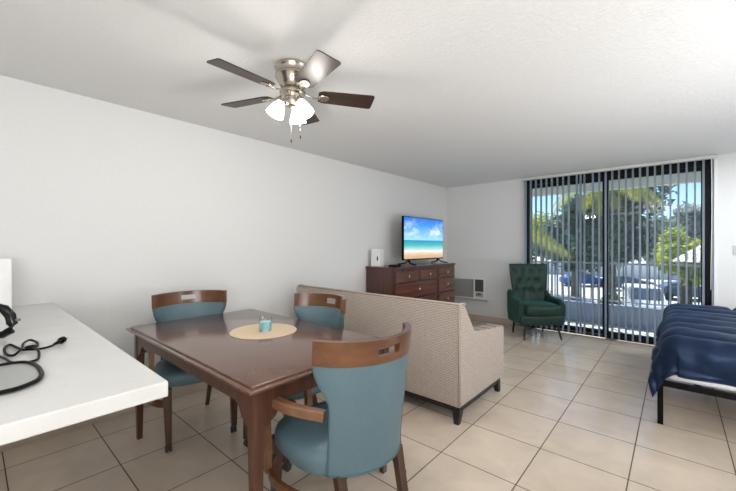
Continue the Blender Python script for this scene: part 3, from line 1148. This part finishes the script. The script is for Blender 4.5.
btn = []
for r_i, w in enumerate((0.84, 0.62, 0.40)):
    xs = (-0.66, -0.22, 0.22, 0.66) if r_i % 2 == 0 else (-0.44, 0.0, 0.44)
    for u in xs:
        btn.append((u, w))
fr_, bk_ = [], []
for j in range(NZ + 1):
    rf, rb = [], []
    for i in range(NX + 1):
        u = 2 * i / NX - 1
        w = j / NZ
        x, y, z = back_pt(u, w)
        dmin = min((((u - bu) * 0.29) ** 2 + ((w - bw) * 0.67) ** 2) ** 0.5 for bu, bw in btn)
        edge = (1 - abs(u) ** 8) * (1 - max(0, (w - 0.5) * 2) ** 8)
        dip = 0.045 * math.exp(-(dmin / 0.040) ** 1.3)
        # diamond folds between the buttons
        g = abs(sin((u / 0.44 + w / 0.22) * pi / 2 + 0.35)) * abs(sin((u / 0.44 - w / 0.22) * pi / 2 - 0.35))
        rf.append(bm.verts.new((x, y - 0.05 * edge - 0.014 * g * edge + dip, z)))
        rb.append(bm.verts.new((x * 1.0, y + 0.035 * edge + 0.01, z)))
    fr_.append(rf); bk_.append(rb)
for j in range(NZ):
    for i in range(NX):
        bm.faces.new((fr_[j][i], fr_[j][i + 1], fr_[j + 1][i + 1], fr_[j + 1][i]))
        bm.faces.new((bk_[j][i], bk_[j + 1][i], bk_[j + 1][i + 1], bk_[j][i + 1]))
for i in range(NX):
    bm.faces.new((fr_[0][i], bk_[0][i], bk_[0][i + 1], fr_[0][i + 1]))
    bm.faces.new((fr_[NZ][i], fr_[NZ][i + 1], bk_[NZ][i + 1], bk_[NZ][i]))
for j in range(NZ):
    bm.faces.new((fr_[j][0], fr_[j + 1][0], bk_[j + 1][0], bk_[j][0]))
    bm.faces.new((fr_[j][NX], bk_[j][NX], bk_[j + 1][NX], fr_[j + 1][NX]))
bko = finish('backrest', bm, M['green'], t, smooth=True, autosmooth=60)
for bu, bw in btn:
    x, y, z = back_pt(bu, bw)
    bm = new_bm()
    lathe(bm, [(0, 0.004), (0.006, 0.003), (0.010, 0), (0.006, -0.003)], 12, mtx=Matrix.Translation((x, y - 0.012, z)) @ Matrix.Rotation(pi / 2, 4, 'X'))
    finish('button', bm, M['green'], bko, smooth=True)
# arms: low curved wings joining the back
for s in (-1, 1):
    bm = new_bm()
    ys = [-0.27 + 0.57 * k / 16 for k in range(17)]
    secs = []
    for k, y in enumerate(ys):
        u = k / 16
        top = 0.535 + 0.03 * u + 0.07 * smooth_step(0.6, 1.0, u)
        if k < 2:
            top -= 0.02 * (2 - k)
        xo = s * (0.365 - 0.03 * u ** 2)
        xi = s * (0.275 - 0.02 * u)
        bot = 0.22
        c = []
        for a_, b_ in ((xo - s * 0.015, bot), (xo, bot + 0.12), (xo + s * 0.004, top - 0.06), (xo - s * 0.006, top - 0.015), (xo - s * 0.03, top), (xi + s * 0.025, top), (xi + s * 0.004, top - 0.015), (xi, top - 0.05), (xi, bot)):
            c.append(bm.verts.new((a_, y, b_)))
        secs.append(c)
    for k in range(16):
        for q in range(9):
            bm.faces.new((secs[k][q], secs[k][(q + 1) % 9], secs[k + 1][(q + 1) % 9], secs[k + 1][q]))
    bm.faces.new(secs[0][::-1]); bm.faces.new(secs[-1])
    finish('armrest', bm, M['green'], t, smooth=True, autosmooth=50)
bm = new_bm(); cushion(bm, (-0.345, -0.30, 0.19), (0.345, 0.27, 0.335), 0.04, puff=0.006)
finish('seat_base', bm, M['green'], t, smooth=True)
bm = new_bm(); cushion(bm, (-0.272, -0.345, 0.336), (0.272, 0.19, 0.475), 0.045, puff=0.02)
finish('seat_cushion', bm, M['green'], t, smooth=True)
for sx in (-1, 1):
    for sy, y0, y1 in ((-1, -0.235, -0.295), (1, 0.20, 0.27)):
        bm = new_bm()
        tube(bm, [(sx * (0.29 if sy < 0 else 0.25), y1, 0.0), (sx * 0.255, y0, 0.195)], [0.012, 0.021], 12)
        finish('leg', bm, M['black_wood'], t, smooth=True, autosmooth=40)
for p0, p1 in (((-0.27, -0.262, 0.12), (0.23, 0.228, 0.12)), ((0.27, -0.262, 0.12), (-0.23, 0.228, 0.12))):
    bm = new_bm(); tube(bm, [p0, p1], 0.007, 8)
    finish('cross_brace', bm, M['black_wood'], t)

# ------------------------------------------------------------------ bed
BX0, BX1, BY0, BY1 = -0.10, 2.02, 3.35, 5.18
t = thing('bed', 'low black metal bed frame with a white mattress beside the balcony door', 'bed', (0, 0, 0))
bm = new_bm()
box(bm, (BX0, BY0, 0.285), (BX1, BY0 + 0.03, 0.325), 0.002)
box(bm, (BX0, BY1 - 0.03, 0.285), (BX1, BY1, 0.325), 0.002)
box(bm, (BX0, BY0 + 0.03, 0.285), (BX0 + 0.03, BY1 - 0.03, 0.325), 0.002)
box(bm, (BX1 - 0.03, BY0 + 0.03, 0.285), (BX1, BY1 - 0.03, 0.325), 0.002)
for k in range(9):
    x = BX0 + 0.2 + k * 0.215
    box(bm, (x, BY0 + 0.03, 0.30), (x + 0.04, BY1 - 0.03, 0.315))
finish('bed_frame', bm, M['black_metal'], t)
for x in (BX0, 0.94, BX1 - 0.034):
    for y in (BY0, BY1 - 0.034):
        bm = new_bm(); box(bm, (x, y, 0.0), (x + 0.034, y + 0.034, 0.288), 0.002)
        finish('leg', bm, M['black_metal'], t)
bm = new_bm(); cushion(bm, (BX0 + 0.035, BY0 + 0.012, 0.326), (BX1 - 0.02, BY1 - 0.012, 0.60), 0.05, puff=0.006)
finish('mattress', bm, M['sheet'], t, smooth=True)
for x in (0.35, 1.2):
    bm = new_bm()
    lathe(bm, [(0, 0), (0.009, 0), (0.010, 0.004), (0, 0.006)], 10, mtx=Matrix.Translation((x, BY0 + 0.0005, 0.305)) @ Matrix.Rotation(pi / 2, 4, 'X'))
    finish('bolt', bm, M['white_plastic'], t)

# comforter draped over the mattress
X0c, Y0c, X1c, Y1c = BX0 + 0.03, BY0 - 0.02, 1.95, BY1 + 0.01
ZT = 0.635
HX, HY_, = 0.32, 0.205     # overhang lengths at the foot and the sides
NXc, NYc = 230, 210


def fold(ex, R=0.09):
    """excess length past an edge -> (out, down) around a rounded edge of radius R, edge starts R inside"""
    q = R * pi / 2
    if ex < 0:
        return 0.0, 0.0
    if ex < q:
        a_ = ex / R
        return R * sin(a_), R * (1 - cos(a_))
    return R, R + (ex - q)


R = 0.085
grid = []
for j in range(NYc + 1):
    b_ = (Y0c + R - HY_ - R) + (Y1c - Y0c + 2 * HY_ - 0.0) * j / NYc
    row = []
    for i in range(NXc + 1):
        a_ = (X0c + R - HX - R) + (X1c - X0c + HX) * i / NXc
        exx = (X0c + R) - a_
        if b_ < Y0c + R:
            exy, sy = (Y0c + R) - b_, -1
        elif b_ > Y1c - R:
            exy, sy = b_ - (Y1c - R), 1
        else:
            exy, sy = 0, 0
        if exx <= 0:
            o_, d_ = fold(exy, R)
            wv = 0.018 * sin(a_ * 11 + 1.0) + 0.010 * sin(a_ * 23)
            hang = max(0, d_ - R)
            px = a_
            py = (Y0c + R if sy < 0 else Y1c - R) + sy * (o_ + hang * 0.12 + wv * min(1, hang / 0.15)) if sy else b_
            pz = ZT - d_ * (1 + (0.05 * sin(a_ * 3.1 + 0.4)) * (1 if sy else 0))
        elif exy <= 0:
            o_, d_ = fold(exx, R)
            hang = max(0, d_ - R)
            wv = 0.018 * sin(b_ * 10) + 0.008 * sin(b_ * 21)
            px = X0c + R - (o_ + hang * 0.16 + wv * min(1, hang / 0.15))
            py = b_
            pz = ZT - d_
        else:
            rr = sqrt(exx * exx + exy * exy)
            ang = atan2(exy, exx)
            o_, d_ = fold(rr, R)
            hang = max(0, d_ - R)
            spread = o_ + hang * (0.14 + 0.16 * sin(2 * ang) ** 2)
            # the cloth's corner cone folds: narrower in the middle, two soft flutes
            fl = 0.03 * sin(ang * 6) * min(1, hang / 0.2)
            px = X0c + R - (spread + fl) * cos(ang)
            py = (Y0c + R if sy < 0 else Y1c - R) + sy * (spread + fl) * sin(ang)
            pz = ZT - d_ * 0.98
        row.append((Vector((px, py, pz)), a_, b_))
    grid.append(row)
pitch = 0.25
seamx = [0.10 - 0.42, 0.10 + 0.40, 1.15]
bm = new_bm()
V = []
for j in range(NYc + 1):
    vr = []
    for i in range(NXc + 1):
        p_, a_, b_ = grid[j][i]
        i0, i1 = max(i - 1, 0), min(i + 1, NXc)
        j0, j1 = max(j - 1, 0), min(j + 1, NYc)
        n_ = (grid[j][i1][0] - grid[j][i0][0]).cross(grid[j1][i][0] - grid[j0][i][0])
        n_ = n_.normalized() if n_.length > 1e-9 else Vector((0, 0, 1))
        sh = 0.0
        for sx_ in seamx:
            if a_ > sx_ + 0.10 * sin(b_ * 2.0):
                sh += 0.5
        t1 = abs(sin(pi * ((b_ - 3.30) / pitch + sh) + 0.25 * sin(a_ * 2.3))) ** 0.45
        seamd = min(abs(a_ - (sx_ + 0.10 * sin(b_ * 2.0))) for sx_ in seamx)
        t2 = min(1, seamd / 0.05) ** 0.5
        nn = noise.noise(Vector((a_ * 3, b_ * 6, 0)))
        wr = noise.noise(Vector((a_ * 11, b_ * 17, 3.0)))
        edge = min(1, min(i, NXc - i, j, NYc - j) / 4.0)
        dr_ = max(0.0, min(1.0, (Y0c + R - b_) / 0.1)) + max(0.0, min(1.0, (X0c + R - a_) / 0.1))
        h_ = (0.058 - 0.030 * min(1, dr_)) * t1 * t2 * edge + 0.012 * nn * t1 + 0.004 * wr + 0.016 * min(1, dr_) * noise.noise(Vector((a_ * 9, b_ * 2.0, 7.0)))
        q_ = p_ + n_ * h_
        vr.append(bm.verts.new(q_))
    V.append(vr)
for j in range(NYc):
    for i in range(NXc):
        bm.faces.new((V[j][i], V[j][i + 1], V[j + 1][i + 1], V[j + 1][i]))
bmesh.ops.solidify(bm, geom=bm.faces[:], thickness=0.012)
co = finish('comforter', bm, M['comforter'], None, smooth=True)
tag(co, 'quilted navy blue comforter draped over the bed', 'comforter')

# ------------------------------------------------------------------ ceiling fan
FX, FY = -1.745, 1.295
t = thing('ceiling_fan', 'brushed nickel ceiling fan with five dark blades and three lit shades', 'ceiling fan', (FX, FY, HC))
bm = new_bm()
lathe(bm, [(0, 0), (0.098, 0.0), (0.106, -0.008), (0.108, -0.02), (0.104, -0.028), (0.100, -0.034), (0.1, -0.055), (0.104, -0.060), (0.104, -0.072), (0.098, -0.080),
           (0.090, -0.095), (0.080, -0.115), (0.072, -0.132), (0.062, -0.140), (0, -0.141)], 48)
finish('motor_housing', bm, M['nickel'], t, smooth=True, autosmooth=35)
bm = new_bm()
lathe(bm, [(0, -0.142), (0.052, -0.142), (0.056, -0.150), (0.076, -0.156), (0.079, -0.163), (0.074, -0.170), (0.05, -0.175), (0.046, -0.19), (0.05, -0.200), (0.05, -0.225),
           (0.04, -0.245), (0.022, -0.252), (0, -0.254)], 40)
finish('light_hub', bm, M['nickel'], t, smooth=True, autosmooth=35)
zb = -0.168
for k in range(5):
    a = radians(-160 + 72 * k)
    mt = Matrix.Rotation(a, 4, 'Z')
    tilt = Matrix.Rotation(radians(-12), 4, 'X')
    bm = new_bm()
    n = 12
    pts = []
    for i in range(n + 1):
        u = i / n
        x = 0.155 + 0.335 * u
        w = 0.056 + 0.012 * u
        if u < 0.08: w *= 0.75 + 3.1 * u
        pts.append((x, w))
    poly = [(x, -w) for x, w in pts]
    xe, we = pts[-1]
    for q in range(1, 6):
        an = -pi / 2 + pi / 2 * q / 5
        poly.append((xe + 0.012 * cos(an) + 0.0, -we + 0.02 + 0.02 * sin(an)))
    for q in range(0, 5):
        an = pi / 2 * q / 5
        poly.append((xe + 0.012 * cos(an), we - 0.02 + 0.02 * sin(an)))
    poly += [(x, w) for x, w in pts[::-1]]
    prism(bm, poly, 2, -0.003, 0.003)
    bmesh.ops.transform(bm, matrix=Matrix.Translation((0, 0, zb)) @ tilt, verts=bm.verts)
    bl_ = finish('blade', bm, M['blade'], t, rot=(0, 0, a))
    # bracket (blade iron)
    bm = new_bm()
    curve_bar(bm, [(0.07, 0, zb + 0.006), (0.10, 0, zb - 0.004), (0.135, 0, zb - 0.012), (0.165, 0, zb - 0.010)], [0.022, 0.016, 0.018, 0.03], 0.006)
    lathe(bm, [(0, -0.003), (0.030, -0.003), (0.032, 0), (0.030, 0.003), (0, 0.003)], 18, mtx=Matrix.Translation((0.185, 0, zb - 0.008)) @ tilt @ Matrix.Diagonal((1.2, 0.9, 1, 1)))
    for q in ((0.175, 0.012), (0.175, -0.012), (0.203, 0.0)):
        lathe(bm, [(0, -0.006), (0.004, -0.005), (0.005, 0)], 8, mtx=Matrix.Translation((q[0], q[1], zb - 0.009)))
    finish('blade_bracket', bm, M['nickel'], t, smooth=True, autosmooth=35, rot=(0, 0, a))
for k, adeg in enumerate((125, 245, 5)):
    a = radians(adeg)
    d_ = Vector((cos(a), sin(a), 0))
    bm = new_bm()
    tube(bm, [d_ * 0.03 + Vector((0, 0, -0.204)), d_ * 0.053 + Vector((0, 0, -0.206)), d_ * 0.064 + Vector((0, 0, -0.218))], 0.009, 10)
    mt = Matrix.Translation(d_ * 0.062 + Vector((0, 0, -0.212))) @ Matrix.Rotation(a, 4, 'Z') @ Matrix.Rotation(radians(-25), 4, 'Y') @ Matrix.Scale(0.9, 4)
    lathe(bm, [(0, 0.004), (0.022, 0.002), (0.026, -0.006), (0.026, -0.022), (0.022, -0.024)], 20, mtx=mt)
    finish('lamp_arm', bm, M['nickel'], t, smooth=True, autosmooth=35)
    bm = new_bm()
    lathe(bm, [(0.023, -0.014), (0.028, -0.030), (0.040, -0.052), (0.050, -0.078), (0.055, -0.100), (0.060, -0.118), (0.057, -0.118), (0.052, -0.100), (0.047, -0.078), (0.037, -0.052), (0.025, -0.030), (0.020, -0.014)], 28, mtx=mt)
    finish('lamp_shade', bm, M['shade'], t, smooth=True)
    bm = new_bm()
    lathe(bm, [(0, -0.02), (0.010, -0.022), (0.012, -0.036), (0.020, -0.058), (0.021, -0.070), (0.014, -0.084), (0, -0.09)], 16, mtx=mt)
    finish('bulb', bm, mat('bulb_glow', (1, 1, 1), 0.4, emit=9.0, emit_color=(1, 0.95, 0.86)), t, smooth=True)
    pl = mt @ Vector((0, 0, -0.135))
    lamp('fan_lamp', 'POINT', (FX + pl.x, FY + pl.y, HC + pl.z), 5.5, (1, 0.95, 0.88), 0.04)
for (x, y, l) in ((0.012, -0.02, 0.19), (0.035, 0.03, 0.16)):
    bm = new_bm()
    tube(bm, [(x, y, -0.245), (x, y, -0.26 - l)], 0.0008, 6)
    pc = finish('pull_chain', bm, M['nickel'], t)
    bm = new_bm()
    lathe(bm, [(0, 0.008), (0.003, 0.006), (0.0045, -0.004), (0.003, -0.014), (0, -0.015)], 10, center=(x, y, -0.265 - l))
    finish('chain_fob', bm, M['black'], pc, smooth=True)

# ------------------------------------------------------------------ balcony
M['concrete'] = noisy('balcony_concrete', (0.50, 0.50, 0.50), (0.58, 0.58, 0.57), 5, 0.85, kind='World')
M['stucco'] = noisy('balcony_stucco_shade', (0.22, 0.28, 0.40), (0.27, 0.33, 0.46), 8, 0.85, kind='World')  # blue cast of the shaded wall put into its base colour
M['soffit'] = noisy('soffit_paint', (0.80, 0.80, 0.79), (0.84, 0.84, 0.83), 8, 0.85, kind='World')
M['railing'] = mat('railing_metal', (0.10, 0.10, 0.11), 0.5)
bm = new_bm(); box(bm, (-5.5, YB + T, -0.16), (3.5, 7.30, -0.03))
struct(finish('floor_balcony', bm, M['concrete']))
bm = new_bm(); box(bm, (-5.5, YB + T, 2.44), (3.5, 7.30, 2.62)); box(bm, (-5.5, 7.16, 2.27), (3.5, 7.30, 2.44))
struct(finish('ceiling_balcony', bm, M['soffit']))
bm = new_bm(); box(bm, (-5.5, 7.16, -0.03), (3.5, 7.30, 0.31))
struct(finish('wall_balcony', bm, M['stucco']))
t = thing('balcony_railing', 'dark metal railing on top of the low balcony wall', 'railing', (0, 7.23, 0.31))
bm = new_bm(); box(bm, (-5.5, -0.02, 0.685), (3.5, 0.02, 0.715), 0.004)
finish('top_rail', bm, mat('rail_grey', (0.30, 0.31, 0.33), 0.4), t)
bm = new_bm(); box(bm, (-5.5, -0.012, 0.05), (3.5, 0.012, 0.075), 0.003)
finish('bottom_rail', bm, mat('rail_light', (0.55, 0.56, 0.58), 0.4), t)
x = -3.3
k = 0
while x < 1.2:
    bm = new_bm()
    w = 0.018 if k % 10 == 0 else 0.008
    box(bm, (x - w, -w, 0.0 if k % 10 == 0 else 0.075), (x + w, w, 0.685))
    finish('baluster' if k % 10 else 'post', bm, M['railing'], t)
    x += 0.115
    k += 1

# ------------------------------------------------------------------ street side
GZ = -3.2
M['asphalt'] = noisy('bright_paving', (0.50, 0.49, 0.47), (0.60, 0.59, 0.56), 0.8, 0.9, kind='World')
M['grass'] = noisy('lawn', (0.10, 0.16, 0.04), (0.22, 0.28, 0.08), 2.5, 0.95, kind='World')
bm = new_bm(); box(bm, (-120, 7.4, GZ - 0.3), (90, 160, GZ))
struct(finish('ground', bm, M['asphalt']))
bm = new_bm(); box(bm, (-60, 8.0, GZ), (30, 17.0, GZ + 0.05))
tag(finish('lawn', bm, M['grass']), 'strip of lawn below the balcony', 'lawn', kind='stuff')
bm = new_bm()
box(bm, (-70, 62.0, GZ), (40, 62.3, GZ + 1.9))
struct(finish('wall_garden', bm, mat('white_garden_wall', (0.75, 0.75, 0.73), 0.8)))


def leaf_mat(name, c1, c2, tr=0.4):
    m = bpy.data.materials.new(name)
    m.use_nodes = True
    nt = m.node_tree
    p = nt.nodes['Principled BSDF']
    p.inputs['Roughness'].default_value = 0.55
    tlr = nt.nodes.new('ShaderNodeBsdfTranslucent')
    g = nt.nodes.new('ShaderNodeNewGeometry')
    rp = nt.nodes.new('ShaderNodeValToRGB')
    rp.color_ramp.elements[0].color = (*c1, 1)
    rp.color_ramp.elements[1].color = (*c2, 1)
    nt.links.new(g.outputs['Random Per Island'], rp.inputs['Fac'])
    nt.links.new(rp.outputs[0], p.inputs['Base Color'])
    nt.links.new(rp.outputs[0], tlr.inputs['Color'])
    ms = nt.nodes.new('ShaderNodeMixShader')
    ms.inputs[0].default_value = tr
    nt.links.new(p.outputs[0], ms.inputs[1])
    nt.links.new(tlr.outputs[0], ms.inputs[2])
    nt.links.new(ms.outputs[0], nt.nodes['Material Output'].inputs['Surface'])
    return m


M['leaf_dark_haze'] = leaf_mat('leaf_dark_haze', (0.05, 0.10, 0.08), (0.13, 0.21, 0.14), 0.3)  # haze over the trees put into the colour, lifted and bluish
M['leaf_mid'] = leaf_mat('leaf_mid', (0.06, 0.12, 0.04), (0.18, 0.26, 0.08), 0.4)
M['leaf_lime'] = leaf_mat('leaf_lime', (0.28, 0.38, 0.05), (0.60, 0.62, 0.12), 0.5)
M['leaf_blue'] = leaf_mat('leaf_bluegrey', (0.14, 0.22, 0.20), (0.34, 0.42, 0.38), 0.35)
M['palm_leaf'] = leaf_mat('palm_leaf', (0.30, 0.36, 0.06), (0.66, 0.58, 0.12), 0.55)
M['bark'] = noisy('bark', (0.10, 0.08, 0.06), (0.20, 0.17, 0.13), 12, 0.9)


def tree_base(y):
    return GZ + 0.05 if y < 17 else GZ


def tree(label, x, y, z_c, rx, rz, trunk_r, material, nleaf=5000, leaf=0.16, seed=0, group=None, name='tree', clumps=26, lean=0.0):
    rn = random.Random(seed)
    t = thing(name, label, 'tree' if name == 'tree' else 'shrub', (x, y, tree_base(y)), 0, group)
    zc = z_c - tree_base(y)
    bm = new_bm()
    top = zc + rz * 0.2
    base = 0.0
    pts = [(lean * (1 - u), 0.12 * sin(3 * u), base + (top - base) * u) for u in [k / 6 for k in range(7)]]
    tube(bm, pts, [trunk_r * (1.15 - 0.6 * k / 6) for k in range(7)], 10)
    for k in range(6):
        a = k * 1.05 + rn.random()
        z0 = zc - rz * 0.55
        tube(bm, [(0, 0, z0), (cos(a) * rx * 0.3, sin(a) * rx * 0.3, z0 + rz * 0.35), (cos(a) * rx * 0.65, sin(a) * rx * 0.65, z0 + rz * 0.8)], [trunk_r * 0.5, trunk_r * 0.35, trunk_r * 0.15], 7)
    finish('trunk', bm, M['bark'], t, smooth=True)
    cs = []
    for k in range(clumps):
        while True:
            q = Vector((rn.uniform(-1, 1), rn.uniform(-1, 1), rn.uniform(-1, 1)))
            if 0.15 < q.length < 0.85: break
        cs.append((Vector((q.x * rx, q.y * rx, q.z * rz)), rn.uniform(0.28, 0.45)))
    bm = new_bm()
    for k in range(nleaf):
        c, s_ = cs[k % clumps]
        d = Vector((rn.gauss(0, 1), rn.gauss(0, 1), rn.gauss(0, 1))).normalized() * (rn.random() ** 0.4)
        p_ = c + Vector((d.x * rx * s_, d.y * rx * s_, d.z * rz * s_)) + Vector((0, 0, zc))
        ax_ = Vector((rn.gauss(0, 1), rn.gauss(0, 1), rn.gauss(0, 0.6))).normalized()
        bx_ = ax_.cross(Vector((rn.gauss(0, 1), rn.gauss(0, 1), rn.gauss(0, 1)))).normalized()
        l_ = leaf * rn.uniform(0.6, 1.3)
        vs = [bm.verts.new(p_ + ax_ * l_), bm.verts.new(p_ + bx_ * l_ * 0.42), bm.verts.new(p_ - ax_ * l_), bm.verts.new(p_ - bx_ * l_ * 0.42)]
        bm.faces.new(vs)
    me_o = finish('foliage', bm, material, t)
    return t


tree('broad dark green tree behind the middle of the balcony door', -2.35, 20.5, 3.1, 2.3, 2.7, 0.24, M['leaf_dark_haze'], 8000, 0.20, 1)
tree('dark green tree behind the left door panel', -5.2, 27.5, 1.7, 2.6, 2.4, 0.26, M['leaf_dark_haze'], 6500, 0.20, 2)
tree('yellow green leafy tree at the right of the balcony view', 0.35, 15.5, 0.95, 1.1, 1.0, 0.10, M['leaf_lime'], 3800, 0.12, 3)
tree('tall pale blue green tree behind the yellow green one', 0.5, 34.0, 1.9, 2.6, 2.8, 0.25, M['leaf_blue'], 6000, 0.26, 4)
tree('yellow leafed tree glimpsed behind the left palm', -9.8, 37.0, 3.0, 2.6, 2.2, 0.2, M['leaf_lime'], 3600, 0.2, 5)
for k, (x, y) in enumerate(((-30, 70), (-22, 68), (-15, 72), (-7.6, 69), (-0.4, 71), (6.8, 70), (14, 72))):
    tree('green tree in the far row beyond the bright paving', x, y, 1.2, 3.3, 3.6, 0.4, M['leaf_mid'], 2200, 0.55, 20 + k, group='far row of trees beyond the paving')
for k, (x, y, zc_, rx_, rz_, mt_, lb) in enumerate((
        (-3.0, 11.0, -0.9, 0.75, 1.1, 'leaf_lime', 'yellow shrub just outside the balcony behind the armchair side'),
        (-1.45, 13.0, -0.75, 0.42, 0.55, 'leaf_mid', 'small shrub outside beside the door mullion'))):
    tree(lb, x, y, zc_, rx_, rz_, 0.04, M[mt_], 1500, 0.09, 40 + k, name='shrub')


def palm(label, x, y, zc, fronds, seed, lean=0.0, trunk=0.16):
    rn = random.Random(seed)
    t = thing('palm_tree', label, 'palm tree', (x, y, GZ + 0.05))
    top = zc - GZ - 0.05
    bm = new_bm()
    n = 24
    pts = [(lean * (1 - (k / n)) ** 2, 0, top * k / n) for k in range(n + 1)]
    tube(bm, pts, [trunk * (1.1 - 0.35 * k / n) * (1 + 0.06 * (k % 2)) for k in range(n + 1)], 12)
    finish('trunk', bm, M['bark'], t, smooth=True)
    for az, el, ln, droop in fronds:
        a = radians(az); e = radians(el)
        d = Vector((cos(a) * cos(e), sin(a) * cos(e), sin(e)))
        sd2 = Vector((-sin(a), cos(a), 0))
        m_ = 26
        rib = []
        p_ = Vector((0, 0, top))
        for k in range(m_ + 1):
            u = k / m_
            rib.append(p_.copy())
            dd = (d + Vector((0, 0, -droop * u * 1.6))).normalized()
            p_ = p_ + dd * ln / m_
        bm = new_bm()
        tube(bm, rib, [0.018 * (1 - 0.85 * k / m_) + 0.003 for k in range(m_ + 1)], 6)
        for k in range(2, m_ * 2):
            u = k / (m_ * 2)
            i0 = min(int(u * m_), m_ - 1)
            q = rib[i0].lerp(rib[i0 + 1], u * m_ - i0)
            tdir = (rib[i0 + 1] - rib[i0]).normalized()
            ll = 0.62 * ln / 2.2 * sin(pi * (0.12 + 0.84 * u)) ** 0.7
            for s in (-1, 1):
                ld = (sd2 * s * 0.75 + tdir * 0.55 + Vector((0, 0, -0.55 - rn.random() * 0.35))).normalized()
                tip = q + ld * ll + Vector((0, 0, -0.12 * ll))
                mid = q + ld * ll * 0.5
                w_ = tdir * 0.009
                a1, a2 = bm.verts.new(q - w_ * 0.6), bm.verts.new(q + w_ * 0.6)
                b1, b2 = bm.verts.new(mid - w_), bm.verts.new(mid + w_)
                c1 = bm.verts.new(tip)
                bm.faces.new((a1, a2, b2, b1)); bm.faces.new((b1, b2, c1))
        finish('frond', bm, M['palm_leaf'], t)
    return t


palm('palm tree whose yellow fronds hang across the top of the door view', -1.75, 13.6, 3.45,
     [(-70, 12, 1.9, 1.5), (-20, 5, 2.0, 1.3), (-110, 10, 1.9, 1.5), (-150, 10, 2.0, 1.3), (10, 15, 1.9, 1.2), (170, 22, 2.0, 1.2), (-45, 30, 2.0, 1.3), (-90, -10, 1.6, 1.7), (120, 20, 1.9, 1.1), (60, 25, 1.9, 1.0)], 3, lean=0.3, trunk=0.10)
palm('palm tree at the left edge of the balcony view', -3.85, 10.6, 1.95,
     [(-25, -8, 2.3, 0.35), (0, 5, 2.0, 0.8), (-60, 5, 1.6, 1.2), (-100, 12, 1.6, 1.3), (30, 12, 1.7, 1.1), (80, 20, 1.7, 1.0), (160, 25, 1.8, 1.0), (-20, -40, 1.8, 0.4), (-150, 20, 1.8, 1.1)], 7, lean=-0.4, trunk=0.13)


def car(label, loc, rz, paint, name='car', scale=1.0, van=False, body_h=None):
    t = thing(name, label, 'car', loc, rz)
    t.scale = (scale,) * 3
    if van:
        prof = [(-2.4, 0.35), (-2.4, 1.0), (-2.3, 1.75), (-2.1, 1.9), (0.7, 1.9), (1.35, 1.25), (2.2, 1.05), (2.4, 0.8), (2.4, 0.35)]
        glass = [(-2.1, 1.15), (-2.05, 1.65), (-1.95, 1.72), (0.6, 1.72), (1.1, 1.22)]
    else:
        prof = [(-2.2, 0.3), (-2.25, 0.75), (-2.1, 0.95), (-1.55, 1.0), (-1.0, 1.40), (0.25, 1.44), (1.0, 1.0), (2.0, 0.88), (2.25, 0.65), (2.2, 0.3)]
        glass = [(-1.35, 1.02), (-0.92, 1.34), (0.2, 1.37), (0.82, 1.02)]
    bm = new_bm(); prism(bm, prof, 1, -0.85, 0.85, 0.06, 3)
    finish('body', bm, paint, t, smooth=True, autosmooth=40)
    bm = new_bm(); prism(bm, glass, 1, -0.865, 0.865, 0.01)
    if van:
        prism(bm, [(0.80, 1.85), (0.84, 1.88), (1.42, 1.30), (1.38, 1.26)], 1, -0.72, 0.72)
    else:
        prism(bm, [(0.33, 1.42), (0.36, 1.45), (1.03, 1.05), (1.0, 1.02)], 1, -0.70, 0.70)
        prism(bm, [(-1.08, 1.38), (-1.11, 1.41), (-1.6, 1.05), (-1.57, 1.02)], 1, -0.70, 0.70)
    finish('window', bm, M['car_glass'], t)
    for x in (-1.4, 1.4):
        for s in (-1, 1):
            bm = new_bm()
            lathe(bm, [(0, -0.1), (0.27, -0.1), (0.33, -0.07), (0.33, 0.07), (0.27, 0.1), (0, 0.1)], 20, mtx=Matrix.Translation((x, s * 0.80, 0.33)) @ Matrix.Rotation(pi / 2, 4, 'X'))
            finish('wheel', bm, M['rubber'], t, smooth=True, autosmooth=40)
    return t


M['car_glass'] = mat('car_glass', (0.10, 0.16, 0.22), 0.08)
white_p = mat('car_white', (0.78, 0.80, 0.82), 0.3)
blue_p = mat('car_blue', (0.04, 0.13, 0.42), 0.3)
dark_p = mat('car_dark', (0.05, 0.08, 0.14), 0.3)
car('white van parked below the balcony to the right of the mullion', (-1.55, 28.5, GZ), radians(-78), white_p, 'van', van=True)
car('blue car parked on the bright paving, left of the mullion', (-7.9, 46.0, GZ), radians(30), blue_p)
car('dark blue car parked at the right of the balcony view', (0.6, 40.0, GZ), radians(20), dark_p)
car('dark car parked farther left of the white van', (-3.5, 44.0, GZ), radians(5), dark_p)
